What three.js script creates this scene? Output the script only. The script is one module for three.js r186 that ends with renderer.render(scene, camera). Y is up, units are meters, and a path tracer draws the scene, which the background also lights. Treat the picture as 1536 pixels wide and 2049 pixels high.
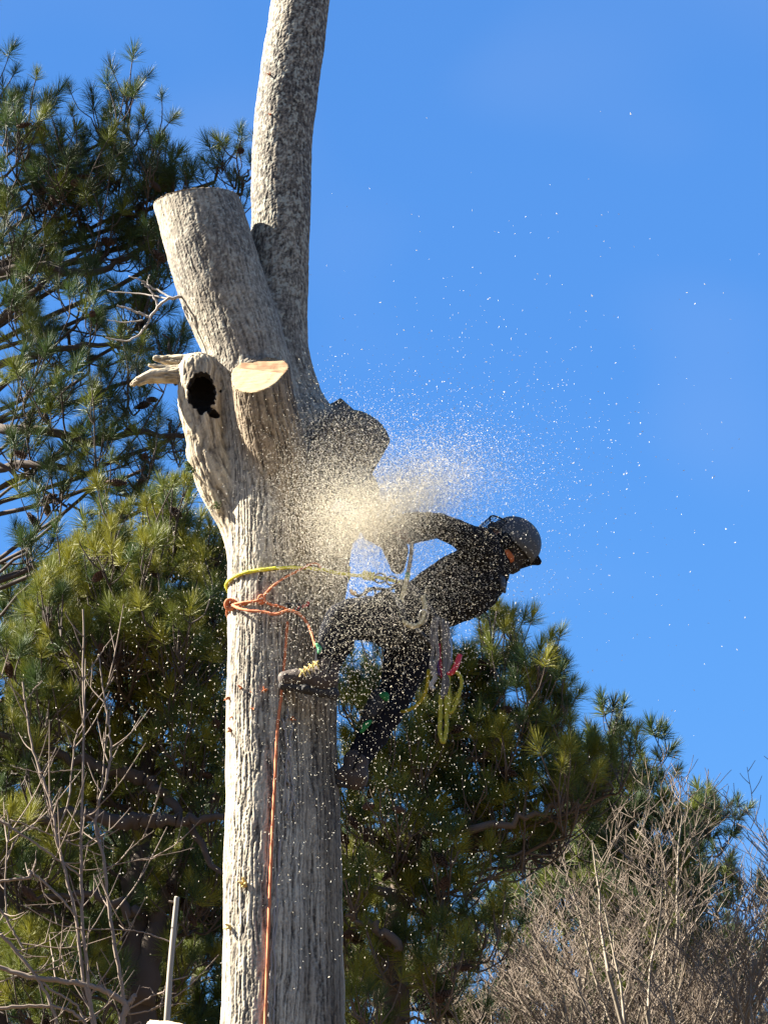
import * as THREE from 'three';
import { ImprovedNoise } from 'three/addons/math/ImprovedNoise.js';
import { mergeGeometries } from 'three/addons/utils/BufferGeometryUtils.js';

// ---------------------------------------------------------------- camera, sky, sun, exposure
const EXPOSURE = 6.4, PITCH = 25 * Math.PI / 180, FOV = 24, EYE = new THREE.Vector3(0, 1.6, 0);
const scene = new THREE.Scene();
const camera = new THREE.PerspectiveCamera(FOV, 767 / 1024, 0.1, 2000);
camera.position.copy(EYE);
camera.lookAt(EYE.x, EYE.y + Math.sin(PITCH), EYE.z - Math.cos(PITCH));
const renderer = new THREE.WebGLRenderer();
renderer.toneMapping = THREE.LinearToneMapping;
renderer.toneMappingExposure = EXPOSURE;
renderer.shadowMap.enabled = true;

const SUN_EL = 40 * Math.PI / 180, SUN_AZ = 6 * Math.PI / 180;   // from the left, a little behind the tree
const SUN = new THREE.Vector3(-Math.cos(SUN_EL) * Math.cos(SUN_AZ), Math.sin(SUN_EL), -Math.cos(SUN_EL) * Math.sin(SUN_AZ));
const sun = new THREE.DirectionalLight(new THREE.Color(1.0, 0.93, 0.82), 5);
sun.position.copy(SUN).multiplyScalar(60).add(new THREE.Vector3(0, 8, -14));
sun.target.position.set(0, 8, -14);
sun.castShadow = true;
sun.shadow.mapSize.set(4096, 4096);
Object.assign(sun.shadow.camera, { left: -30, right: 30, top: 30, bottom: -30, near: 1, far: 140 });
scene.add(sun, sun.target);

const perlin = new ImprovedNoise();
const noise = (x, y, z) => perlin.noise(x, y, z);
function rng(seed) { let a = seed >>> 0; return () => { a = (a + 0x6D2B79F5) >>> 0; let t = a; t = Math.imul(t ^ (t >>> 15), t | 1); t ^= t + Math.imul(t ^ (t >>> 7), t | 61); return ((t ^ (t >>> 14)) >>> 0) / 4294967296; }; }
const clamp = (x, a = 0, b = 1) => Math.min(b, Math.max(a, x));
const lerp = (a, b, t) => a + (b - a) * t;
const smooth = (a, b, x) => { const t = clamp((x - a) / (b - a)); return t * t * (3 - 2 * t); };

function makeSky() {
  const W = 1024, H = 512, data = new Float32Array(W * H * 4);
  const stops = [[-90, .30, .36, .45], [0, .36, .66, 1.08], [8, .215, .54, 1.06], [13, .172, .475, 1.02], [20, .132, .405, .97], [28, .105, .345, .90], [37, .098, .312, .83], [60, .062, .20, .58], [90, .045, .15, .46]];
  for (let j = 0; j < H; j++) {
    const el = ((j + .5) / H - .5) * 180;
    let k = 0; while (k < stops.length - 2 && el > stops[k + 1][0]) k++;
    const A = stops[k], B = stops[k + 1], t = clamp((el - A[0]) / (B[0] - A[0]));
    for (let i = 0; i < W; i++) {
      const az = ((i + .5) / W - .5) * 2 * Math.PI, e = el * Math.PI / 180;
      const x = Math.cos(e) * Math.cos(az), y = Math.sin(e), z = Math.cos(e) * Math.sin(az);
      const c = [1, 2, 3].map(q => lerp(A[q], B[q], t));
      const cs = x * SUN.x + y * SUN.y + z * SUN.z;
      const glow = 0.5 * Math.pow(Math.max(0, cs), 24);
      // thin, wide veils of cirrus
      const v = noise(x * 5 + 3, y * 11, z * 5) * .6 + noise(x * 13, y * 24, z * 13 + 9) * .4;
      const veil = Math.max(0, v + .03) * .13 * smooth(2, 14, el);
      const o = (j * W + i) * 4;
      const w = [.95, .98, 1.0];
      for (let q = 0; q < 3; q++) data[o + q] = (c[q] * (1 - veil) + w[q] * veil * 1.0 + glow * [1, .9, .75][q]) / EXPOSURE;
      data[o + 3] = 1;
    }
  }
  const t = new THREE.DataTexture(data, W, H, THREE.RGBAFormat, THREE.FloatType);
  t.mapping = THREE.EquirectangularReflectionMapping; t.magFilter = THREE.LinearFilter; t.minFilter = THREE.LinearFilter; t.needsUpdate = true;
  return t;
}
const sky = makeSky();
scene.background = sky; scene.environment = sky;

// ---------------------------------------------------------------- helpers
const FPX = 1024.5 / Math.tan(FOV * Math.PI / 360);
const V3 = (x, y, z) => new THREE.Vector3(x, y, z);
const FWD = V3(0, Math.sin(PITCH), -Math.cos(PITCH)), UPV = V3(0, Math.cos(PITCH), Math.sin(PITCH)), UP = V3(0, 1, 0);
const rayOf = (x, y) => V3(0, 0, 0).copy(FWD).add(V3((x - 768) / FPX, 0, 0)).addScaledVector(UPV, (1024.5 - y) / FPX);
const depthOf = (y, H) => H / (Math.cos(PITCH) - (1024.5 - y) / FPX * Math.sin(PITCH));
const at = (x, y, H) => rayOf(x, y).multiplyScalar(depthOf(y, H)).add(EYE);        // a point H metres out in front, measured along the ground
const px = (l, H) => l.map(q => at(q[0], q[1], q[2] ?? H));
const metres = (px, y, H) => px * depthOf(y, H) / FPX;
const used = {};
function numbered(n) { if (used[n] === undefined) { used[n] = 0; return n; } return n + '_' + String(++used[n]).padStart(3, '0'); }
function thing(name, label, category, pos = V3(0, 0, 0), group) {
  const o = new THREE.Group(); o.name = numbered(name); o.position.copy(pos); scene.add(o);
  o.userData = { label, category }; if (group) o.userData.group = group; return o;
}
function tag(o, label, category, group) { o.userData = { ...o.userData, label, category }; if (group) o.userData.group = group; return o; }
function part(name, geo, mat, parent, label) {                 // geometry in world axes; moved to the parent's frame
  const root = parent === scene ? null : parent;
  if (root) { let p = V3(0, 0, 0), q = root; while (q && q !== scene) { p.add(q.position); q = q.parent; } geo.translate(-p.x, -p.y, -p.z); }
  const m = new THREE.Mesh(geo, mat); m.name = root ? name : numbered(name); m.castShadow = m.receiveShadow = true; parent.add(m);
  if (label) m.userData.label = label; return m;
}
const std = (r, g, b, rough = .8, extra = {}) => { const m = new THREE.MeshStandardMaterial({ roughness: rough, ...extra }); m.color.setRGB(r, g, b); return m; };

// tubes of any taper, gathered into one geometry
class Tubes {
  constructor() { this.p = []; this.i = []; this.c = []; }
  add(pts, rad, sides = 5, color = null, twist = 0) {
    const n = pts.length, base = this.p.length / 3; let prev = null;
    for (let k = 0; k < n; k++) {
      const t = V3(0, 0, 0).copy(pts[Math.min(n - 1, k + 1)]).sub(pts[Math.max(0, k - 1)]).normalize();
      let u = prev ? prev.clone().addScaledVector(t, -prev.dot(t)) : V3(0, 0, 0).crossVectors(t, Math.abs(t.y) > .9 ? V3(1, 0, 0) : UP);
      u.normalize(); prev = u; const v = V3(0, 0, 0).crossVectors(t, u);
      const r = typeof rad === 'function' ? rad(k / (n - 1), k) : Array.isArray(rad) ? lerp(rad[0], rad[1], k / (n - 1)) : rad;
      for (let s = 0; s < sides; s++) {
        const a = s / sides * 2 * Math.PI, rr = twist ? r * (1 + .22 * Math.cos(3 * a - twist * k)) : r;
        const ca = Math.cos(a) * rr, sa = Math.sin(a) * rr;
        this.p.push(pts[k].x + u.x * ca + v.x * sa, pts[k].y + u.y * ca + v.y * sa, pts[k].z + u.z * ca + v.z * sa);
        if (color) this.c.push(color[0], color[1], color[2]);
      }
    }
    for (let k = 0; k < n - 1; k++) for (let s = 0; s < sides; s++) {
      const a = base + k * sides + s, b = base + k * sides + (s + 1) % sides; this.i.push(a, b, a + sides, b, b + sides, a + sides);
    }
    for (const k of [0, n - 1]) {                                   // end caps
      for (let s = 1; s < sides - 1; s++) { const a = base + k * sides; k ? this.i.push(a, a + s, a + s + 1) : this.i.push(a, a + s + 1, a + s); }
    }
    return this;
  }
  geo() {
    const g = new THREE.BufferGeometry(); g.setAttribute('position', new THREE.Float32BufferAttribute(this.p, 3)); g.setIndex(this.i);
    if (this.c.length) g.setAttribute('color', new THREE.Float32BufferAttribute(this.c, 3));
    g.computeVertexNormals(); return g;
  }
  get empty() { return !this.i.length; }
}
const curve = (pts, n) => new THREE.CatmullRomCurve3(pts, false, 'centripetal').getPoints(n);
const jitterLine = (pts, n, amp, seed) => curve(pts, n).map((p, k) => V3(p.x + noise(k * .7, seed, 1.3) * amp, p.y + noise(k * .7, seed, 7.1) * amp, p.z + noise(k * .7, seed, 13.7) * amp));

// ---------------------------------------------------------------- distance fields: groups of tapered capsules, smoothly joined, meshed by surface nets
const smin = (a, b, k) => { const h = Math.max(k - Math.abs(a - b), 0) / k; return Math.min(a, b) - h * h * k * .25; };
class Field {
  constructor() { this.groups = []; this.holes = []; }
  chain(name, pts, k = .04, sub = 4, opt = {}) {                     // pts: [px, py, H, radius px] or [Vector3, radius]
    const P = pts.map(q => q[0].isVector3 ? q[0] : at(q[0], q[1], q[2])), R = pts.map(q => q[0].isVector3 ? q[1] : metres(q[3], q[1], q[2]));
    let C = P, RR = R;
    if (P.length > 2 && sub > 1) {
      const cv = new THREE.CatmullRomCurve3(P, false, 'centripetal'), N = (P.length - 1) * sub; C = []; RR = [];
      for (let i = 0; i <= N; i++) { const t = i / N, u = t * (P.length - 1), j = Math.min(P.length - 2, Math.floor(u)), f = u - j, s = f * f * (3 - 2 * f) * .5 + f * .5; C.push(cv.getPoint(t)); RR.push(lerp(R[j], R[j + 1], s)); }
    }
    const bones = []; let s = 0;
    for (let i = 0; i < C.length - 1; i++) { const l = C[i].distanceTo(C[i + 1]); bones.push({ ax: C[i].x, ay: C[i].y, az: C[i].z, dx: C[i + 1].x - C[i].x, dy: C[i + 1].y - C[i].y, dz: C[i + 1].z - C[i].z, l2: l * l || 1e-9, ra: RR[i], rb: RR[i + 1], s, l }); s += l; }
    const g = { name, k, bones, cuts: [], use: bones, ...opt }; this.groups.push(g); return g;
  }
  static bone(b, x, y, z) { const px = x - b.ax, py = y - b.ay, pz = z - b.az; const t = Math.min(1, Math.max(0, (px * b.dx + py * b.dy + pz * b.dz) / b.l2)); const qx = px - b.dx * t, qy = py - b.dy * t, qz = pz - b.dz * t; return Math.sqrt(qx * qx + qy * qy + qz * qz) - b.ra - (b.rb - b.ra) * t; }
  gd(g, x, y, z) {
    let d = 1e9; for (const b of g.use) { const e = Field.bone(b, x, y, z); if (e < d) d = e; }
    for (const c of g.cuts) { const e = (x - c.c.x) * c.n.x + (y - c.c.y) * c.n.y + (z - c.c.z) * c.n.z; if (e > d) d = e; }
    return d;
  }
  eval(x, y, z) {
    let d = 1e9, first = true;
    for (const g of this.groups) { if (!g.use.length) continue; const e = this.gd(g, x, y, z); d = first ? e : smin(d, e, g.k); first = false; }
    for (const h of this.holes) { const e = -h(x, y, z); if (e > d) d = e; }
    return d;
  }
  prune(x, y, z, R) { let m = 1e9; for (const g of this.groups) for (const b of g.bones) { b.e = Field.bone(b, x, y, z); if (b.e < m) m = b.e; } for (const g of this.groups) g.use = g.bones.filter(b => b.e < m + R); }
  whole() { for (const g of this.groups) g.use = g.bones; }
  winner(x, y, z) { let best = null, d1 = 1e9, second = null, d2 = 1e9; for (const g of this.groups) { if (!g.use.length) continue; const e = this.gd(g, x, y, z); if (e < d1) { second = best; d2 = d1; best = g; d1 = e; } else if (e < d2) { d2 = e; second = g; } } return { g: best, d: d1, g2: second, d2 }; }
}
function nets(field, lo, hi, h) {                                    // -> {pos: Float32Array, idx: Uint32Array, blocks of verts}
  const B = 8, nx = Math.ceil((hi.x - lo.x) / h / B), ny = Math.ceil((hi.y - lo.y) / h / B), nz = Math.ceil((hi.z - lo.z) / h / B);
  const NY = ny * B + 2, NZ = nz * B + 2, key = (i, j, k) => ((i + 1) * NY + j + 1) * NZ + k + 1;
  const vmap = new Map(), pos = [], edges = [], S = B + 1, val = new Float32Array(S * S * S), half = h * B / 2, reach = half * 1.75;
  for (let bi = 0; bi < nx; bi++) for (let bj = 0; bj < ny; bj++) for (let bk = 0; bk < nz; bk++) {
    const x0 = lo.x + bi * B * h, y0 = lo.y + bj * B * h, z0 = lo.z + bk * B * h;
    field.whole();
    let near = 1e9; for (const g of field.groups) { for (const b of g.bones) { const e = Field.bone(b, x0 + half, y0 + half, z0 + half); if (e < near) near = e; } }
    if (near > reach + .03) continue;
    field.prune(x0 + half, y0 + half, z0 + half, reach * 2 + .12);
    const c = field.eval(x0 + half, y0 + half, z0 + half); if (c > reach + .03 || c < -reach - .06) continue;
    let q = 0, pn = 0; for (let i = 0; i < S; i++) for (let j = 0; j < S; j++) for (let k = 0; k < S; k++) { const v = field.eval(x0 + i * h, y0 + j * h, z0 + k * h); val[q++] = v; if (v < 0) pn++; }
    if (pn === 0 || pn === q) continue;
    for (let i = 0; i < B; i++) for (let j = 0; j < B; j++) for (let k = 0; k < B; k++) {
      let sx = 0, sy = 0, sz = 0, n = 0; const o = (i * S + j) * S + k, co = [o, o + 1, o + S, o + S + 1, o + S * S, o + S * S + 1, o + S * S + S, o + S * S + S + 1];
      let m = 0; for (let t = 0; t < 8; t++) if (val[co[t]] < 0) m |= 1 << t;
      if (m === 0 || m === 255) continue;
      for (let a = 0; a < 8; a++) for (const bit of [1, 2, 4]) { if (a & bit) continue; const b = a | bit; const va = val[co[a]], vb = val[co[b]]; if ((va < 0) === (vb < 0)) continue; const t = va / (va - vb); sx += (a >> 2 & 1) + (bit === 4 ? t : 0); sy += (a >> 1 & 1) + (bit === 2 ? t : 0); sz += (a & 1) + (bit === 1 ? t : 0); n++; }
      vmap.set(key(bi * B + i, bj * B + j, bk * B + k), pos.length / 3);
      pos.push(x0 + (i + sx / n) * h, y0 + (j + sy / n) * h, z0 + (k + sz / n) * h);
      const s0 = val[o] < 0;
      if (s0 !== (val[o + S * S] < 0)) edges.push(bi * B + i, bj * B + j, bk * B + k, 0, s0 ? 1 : 0);
      if (s0 !== (val[o + S] < 0)) edges.push(bi * B + i, bj * B + j, bk * B + k, 1, s0 ? 1 : 0);
      if (s0 !== (val[o + 1] < 0)) edges.push(bi * B + i, bj * B + j, bk * B + k, 2, s0 ? 1 : 0);
    }
  }
  field.whole();
  const idx = [];
  for (let e = 0; e < edges.length; e += 5) {
    const i = edges[e], j = edges[e + 1], k = edges[e + 2], ax = edges[e + 3], s = edges[e + 4];
    const c = ax === 0 ? [[0, 0, 0], [0, -1, 0], [0, -1, -1], [0, 0, -1]] : ax === 1 ? [[0, 0, 0], [0, 0, -1], [-1, 0, -1], [-1, 0, 0]] : [[0, 0, 0], [-1, 0, 0], [-1, -1, 0], [0, -1, 0]];
    const v = c.map(q => vmap.get(key(i + q[0], j + q[1], k + q[2]))); if (v.some(q => q === undefined)) continue;
    if (s) idx.push(v[0], v[1], v[2], v[0], v[2], v[3]); else idx.push(v[0], v[2], v[1], v[0], v[3], v[2]);
  }
  return { pos, idx };
}
function boundsOf(field, pad) { const b = new THREE.Box3(); for (const g of field.groups) for (const q of g.bones) { const r = Math.max(q.ra, q.rb); b.expandByPoint(V3(q.ax - r, q.ay - r, q.az - r)); b.expandByPoint(V3(q.ax + r, q.ay + r, q.az + r)); b.expandByPoint(V3(q.ax + q.dx - r, q.ay + q.dy - r, q.az + q.dz - r)); b.expandByPoint(V3(q.ax + q.dx + r, q.ay + q.dy + r, q.az + q.dz + r)); } return b.expandByScalar(pad); }
function fieldGeo(field, h, displace) {                              // a plain smooth mesh of a field
  const b = boundsOf(field, h * 2), m = nets(field, b.min, b.max, h);
  const g = new THREE.BufferGeometry(); g.setAttribute('position', new THREE.Float32BufferAttribute(m.pos, 3)); g.setIndex(m.idx); g.computeVertexNormals();
  if (displace) { const p = g.attributes.position, n = g.attributes.normal; for (let i = 0; i < p.count; i++) { const d = displace(p.getX(i), p.getY(i), p.getZ(i)); p.setXYZ(i, p.getX(i) + n.getX(i) * d, p.getY(i) + n.getY(i) * d, p.getZ(i) + n.getZ(i) * d); } g.computeVertexNormals(); }
  return g;
}

// ---------------------------------------------------------------- ground
{
  const g = new THREE.CircleGeometry(900, 96, 0, Math.PI * 2); g.rotateX(-Math.PI / 2);
  const n = 256, d = new Uint8Array(n * n * 4);
  for (let j = 0; j < n; j++) for (let i = 0; i < n; i++) { const v = .5 + .35 * noise(i * .11, j * .11, 3) + .3 * noise(i * .37, j * .37, 8), o = (j * n + i) * 4; d[o] = 48 + 46 * v; d[o + 1] = 41 + 38 * v; d[o + 2] = 30 + 26 * v; d[o + 3] = 255; }
  const t = new THREE.DataTexture(d, n, n); t.colorSpace = THREE.SRGBColorSpace; t.wrapS = t.wrapT = THREE.RepeatWrapping; t.repeat.set(900, 900); t.magFilter = THREE.LinearFilter; t.needsUpdate = true;
  const m = part('ground', g, new THREE.MeshStandardMaterial({ map: t, roughness: 1 }), scene); m.userData.kind = 'structure';
}

// ---------------------------------------------------------------- the tree that is being taken down
const TREE = new Field();
const gL = TREE.chain('left_lobe', [[V3(-.55, -.2, -11.0), .52], [V3(-.53, .5, -11), .36], [V3(-.53, 1.8, -11), .24], [520, 2300, 10.97, 83], [525, 2049, 10.97, 82], [530, 1700, 10.97, 80], [532, 1500, 10.97, 78], [533, 1250, 10.97, 77], [532, 1050, 10.97, 77], [527, 900, 10.97, 79], [514, 800, 10.97, 80], [489, 700, 10.95, 82], [454, 600, 10.94, 86], [422, 500, 10.93, 88], [391, 400, 10.93, 84], [372, 335, 10.93, 83]], .035, 4);
const gR = TREE.chain('right_lobe', [[V3(-.3, -.2, -11.1), .52], [V3(-.36, .5, -11.06), .36], [V3(-.37, 1.8, -11.06), .26], [605, 2300, 11.13, 88], [603, 2049, 11.13, 87], [600, 1700, 11.13, 81], [596, 1500, 11.13, 78], [600, 1300, 11.13, 78], [610, 1150, 11.13, 85], [618, 1020, 11.13, 92], [608, 900, 11.13, 88], [578, 800, 11.13, 66], [561, 700, 11.12, 58], [560, 560, 11.13, 58], [562, 430, 11.13, 58], [564, 300, 11.13, 58], [574, 200, 11.13, 59], [582, 130, 11.13, 59], [602, 0, 11.13, 58], [634, -200, 11.14, 56], [650, -330, 11.14, 55], [680, -700, 11.2, 50]], .035, 4);
const cutC = at(519, 741, 10.66), cutN = V3(-.13, .62, .77).normalize();
const gF = TREE.chain('front_limb', [[574, 1120, 10.98, 60], [566, 1000, 10.93, 62], [550, 900, 10.84, 63], [528, 800, 10.72, 60], [519, 741, 10.66, 58], [510, 690, 10.60, 58]], .04, 4);
const gS = TREE.chain('right_stub', [[610, 1010, 11.06, 100], [640, 960, 11.06, 92], [688, 914, 11.06, 86], [697, 908, 11.05, 87]], .03, 3);
const gT = TREE.chain('upper_stub', [[630, 900, 11.12, 60], [664, 860, 11.12, 44], [702, 822, 11.12, 33], [740, 783, 11.12, 32]], .008, 2);
const gU = TREE.chain('lower_lump', [[650, 1060, 11.04, 60], [700, 992, 11.0, 57], [704, 985, 11.0, 54]], .015, 2);
const gD = TREE.chain('dead_limb', [[500, 1130, 10.97, 30], [474, 1050, 10.96, 34], [430, 950, 10.92, 42], [411, 880, 10.89, 39], [399, 800, 10.87, 42], [397, 748, 10.87, 42]], .035, 4);
const gD2 = TREE.chain('dead_limb', [[400, 915, 10.9, 26], [396, 906, 10.9, 24]], .03, 1);
const gSp = TREE.chain('spike', [[385, 748, 10.86, 20], [345, 752, 10.85, 15], [305, 753, 10.84, 14], [280, 762, 10.83, 11], [262, 770, 10.83, 3]], .015, 2);
const gSq = TREE.chain('spike', [[385, 728, 10.87, 20], [345, 723, 10.87, 12], [312, 716, 10.87, 5]], .012, 2);
const gSr = TREE.chain('spike', [[380, 742, 10.84, 14], [340, 737, 10.84, 7], [300, 731, 10.83, 4]], .006, 2);
function plane(a, b, c, out) { const n = V3(0, 0, 0).crossVectors(b.clone().sub(a), c.clone().sub(a)).normalize(); if (n.dot(out) < 0) n.negate(); return { c: a, n }; }
gL.cuts.push(plane(at(307, 413, 10.95), at(476, 398, 10.95), at(395, 377, 10.72), UP));
gF.cuts.push({ c: cutC, n: cutN });
{ const u = UP.clone().addScaledVector(cutN, -UP.dot(cutN)).normalize(); gF.cuts.push({ c: cutC.clone().addScaledVector(u, -.02), n: V3(-.24, .44, .86).normalize() }); }
{ // saw cuts on the right-hand stubs, square to the picture of the stub
  const r = at(779, 885, 11), s = at(741, 952, 11), t = r.clone().addScaledVector(rayOf(760, 915), .3); gS.cuts.push(plane(r, s, t, V3(1, -.5, 0)));
  const a = at(688, 803, 11.1), b = at(723, 835, 11.1); gT.cuts.push(plane(a, b, a.clone().addScaledVector(rayOf(700, 815), .3), V3(.7, .7, 0)));
}
function hole(cx, cy, H, rx, ry, rz) { const c = at(cx, cy, H), a = metres(rx, cy, H), b = metres(ry, cy, H); return (x, y, z) => { const X = x - c.x, Y = y - c.y, Z = z - c.z, w = noise(x * 38, y * 38, z * 20) * .22; const q = Math.sqrt((X / a) ** 2 + (Y / b) ** 2 + (Z / rz) ** 2) + w; return (q - 1) * Math.min(a, b, rz); }; }
TREE.holes.push(hole(404, 790, 10.80, 27, 46, .13), hole(408, 785, 10.88, 34, 50, .075), hole(426, 827, 10.80, 12, 10, .09));

const axisFrame = g => { if (!g.frame) { const A = g.bones[Math.floor(g.bones.length / 2)], d = V3(A.dx, A.dy, A.dz).normalize(), u = V3(0, 0, 0).crossVectors(d, Math.abs(d.z) > .8 ? V3(1, 0, 0) : V3(0, 0, 1)).normalize(); g.frame = [u, V3(0, 0, 0).crossVectors(d, u)]; } return g.frame; };
function barkCoords(g, x, y, z) {                                    // across 1, across 2, along the grain
  let d = 1e9, B = null; for (const b of (g.use.length ? g.use : g.bones)) { const e = Field.bone(b, x, y, z); if (e < d) { d = e; B = b; } }
  const px = x - B.ax, py = y - B.ay, pz = z - B.az, t = clamp((px * B.dx + py * B.dy + pz * B.dz) / B.l2), qx = px - B.dx * t, qy = py - B.dy * t, qz = pz - B.dz * t, [u, v] = axisFrame(g);
  return [qx * u.x + qy * u.y + qz * u.z, qx * v.x + qy * v.y + qz * v.z, B.s + B.l * t];
}
// height of the bark (0 in the furrows, 1 on the ridges) and its colour
function bark(g, x, y, z) {
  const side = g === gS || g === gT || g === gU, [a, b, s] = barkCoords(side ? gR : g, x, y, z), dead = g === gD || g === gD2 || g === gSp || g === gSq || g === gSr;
  const high = smooth(6.3, 8.4, y) * (g === gR ? 1 : g === gL ? .55 : .3);             // the bark breaks up into small plates further up
  const wx = noise(x * 7, y * 3.5, z * 7) * .012 + noise(x * 2.2, y * 1.1 + 5, z * 2.2) * .03, wy = noise(x * 24, y * 11, z * 24) * .006, A = a + wx + wy, B = b + wx;
  const l1 = noise(A * 44, s * 1.0 + 3, B * 44), l2 = noise(A * 86 + 7, s * 5.5, B * 86), l3 = noise(a * 120, s * 24, b * 120 + 4), l4 = noise(a * 170 + 3, s * 110, b * 170);
  let h = smooth(.0, .26, Math.abs(l1)) * .62 + smooth(0, .34, Math.abs(l2)) * .38; h = clamp(h + l3 * .40 + l4 * .42);
  if (dead) { const d1 = noise(A * 25, s * 3.2, B * 25), d2 = noise(A * 55, s * 9, B * 55); h = clamp(smooth(0, .3, Math.abs(d1)) * .6 + smooth(0, .3, Math.abs(d2)) * .4 + l3 * .3 + l4 * .2); }
  else if (high > .01) { const h1 = noise(A * 44, s * 6, B * 44), h2 = noise(A * 88, s * 34, B * 88 + 9), h3 = noise(a * 160, s * 120, b * 160); h = lerp(h, clamp(.30 + smooth(0, .26, Math.abs(h1)) * .40 + h2 * .65 + h3 * .7), high); }
  const blotch = noise(x * 3.1 + 5, y * 2.2, z * 3.1), lich = noise(x * 30, y * 22 + 2, z * 30) * .45 + noise(x * 75, y * 62, z * 75) * .6;
  let c = [lerp(.035, .42, h), lerp(.028, .382, h), lerp(.022, .328, h)];
  if (dead) c = [lerp(.09, .50, h), lerp(.072, .43, h), lerp(.055, .33, h)];
  const dk = clamp(.5 + blotch * 1.3 + high * .35 - .35) * (dead ? .2 : .55); c = c.map((q, i) => q * (1 - dk * [.55, .55, .5][i]));
  const L = smooth(.16, .30, lich + high * .10 - .05) * (dead ? .12 : lerp(.25, .8, high)); c = [lerp(c[0], .47, L), lerp(c[1], .485, L), lerp(c[2], .44, L)];
  const D = smooth(.16, .30, -lich + high * .06) * lerp(.35, .75, high); c = c.map(q => q * (1 - D * .6));
  { const w = (1 - high * .28) * (side ? .5 : g === gF ? .75 : 1); c = [c[0] * w, c[1] * w * .95, c[2] * w * .81]; }  // side stubs: their deep shade is painted in as darker bark
  if (g === gR && y < 7.4) { const st = (1 - smooth(6.4, 7.4, y)) * (.18 + .5 * smooth(-.25, .25, noise(A * 9 + 4, s * .35, B * 9))); c = c.map((q, i) => q * (1 - st * [.75, .8, .86][i])); }   // shade of the right lobe put into the bark colour, in dark streaks
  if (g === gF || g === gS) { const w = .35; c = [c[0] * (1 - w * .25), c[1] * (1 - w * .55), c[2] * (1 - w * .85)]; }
  const amp = dead ? .009 : lerp(.0078, .0045, high);
  return { h: (h - .6) * amp + blotch * .008 + noise(x * 11, y * 7, z * 11) * .004, c };
}
const M = {
  bark: new THREE.MeshStandardMaterial({ vertexColors: true, roughness: .92 }),
  wood: new THREE.MeshStandardMaterial({ vertexColors: true, roughness: .85 }),
  cavity: std(.012, .009, .007, 1),
};
const tree = thing('felled_tree', 'tall pale grey hardwood trunk stripped of its limbs, with a worker roped to it', 'tree', V3(-.45, 0, -11.03));
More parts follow.
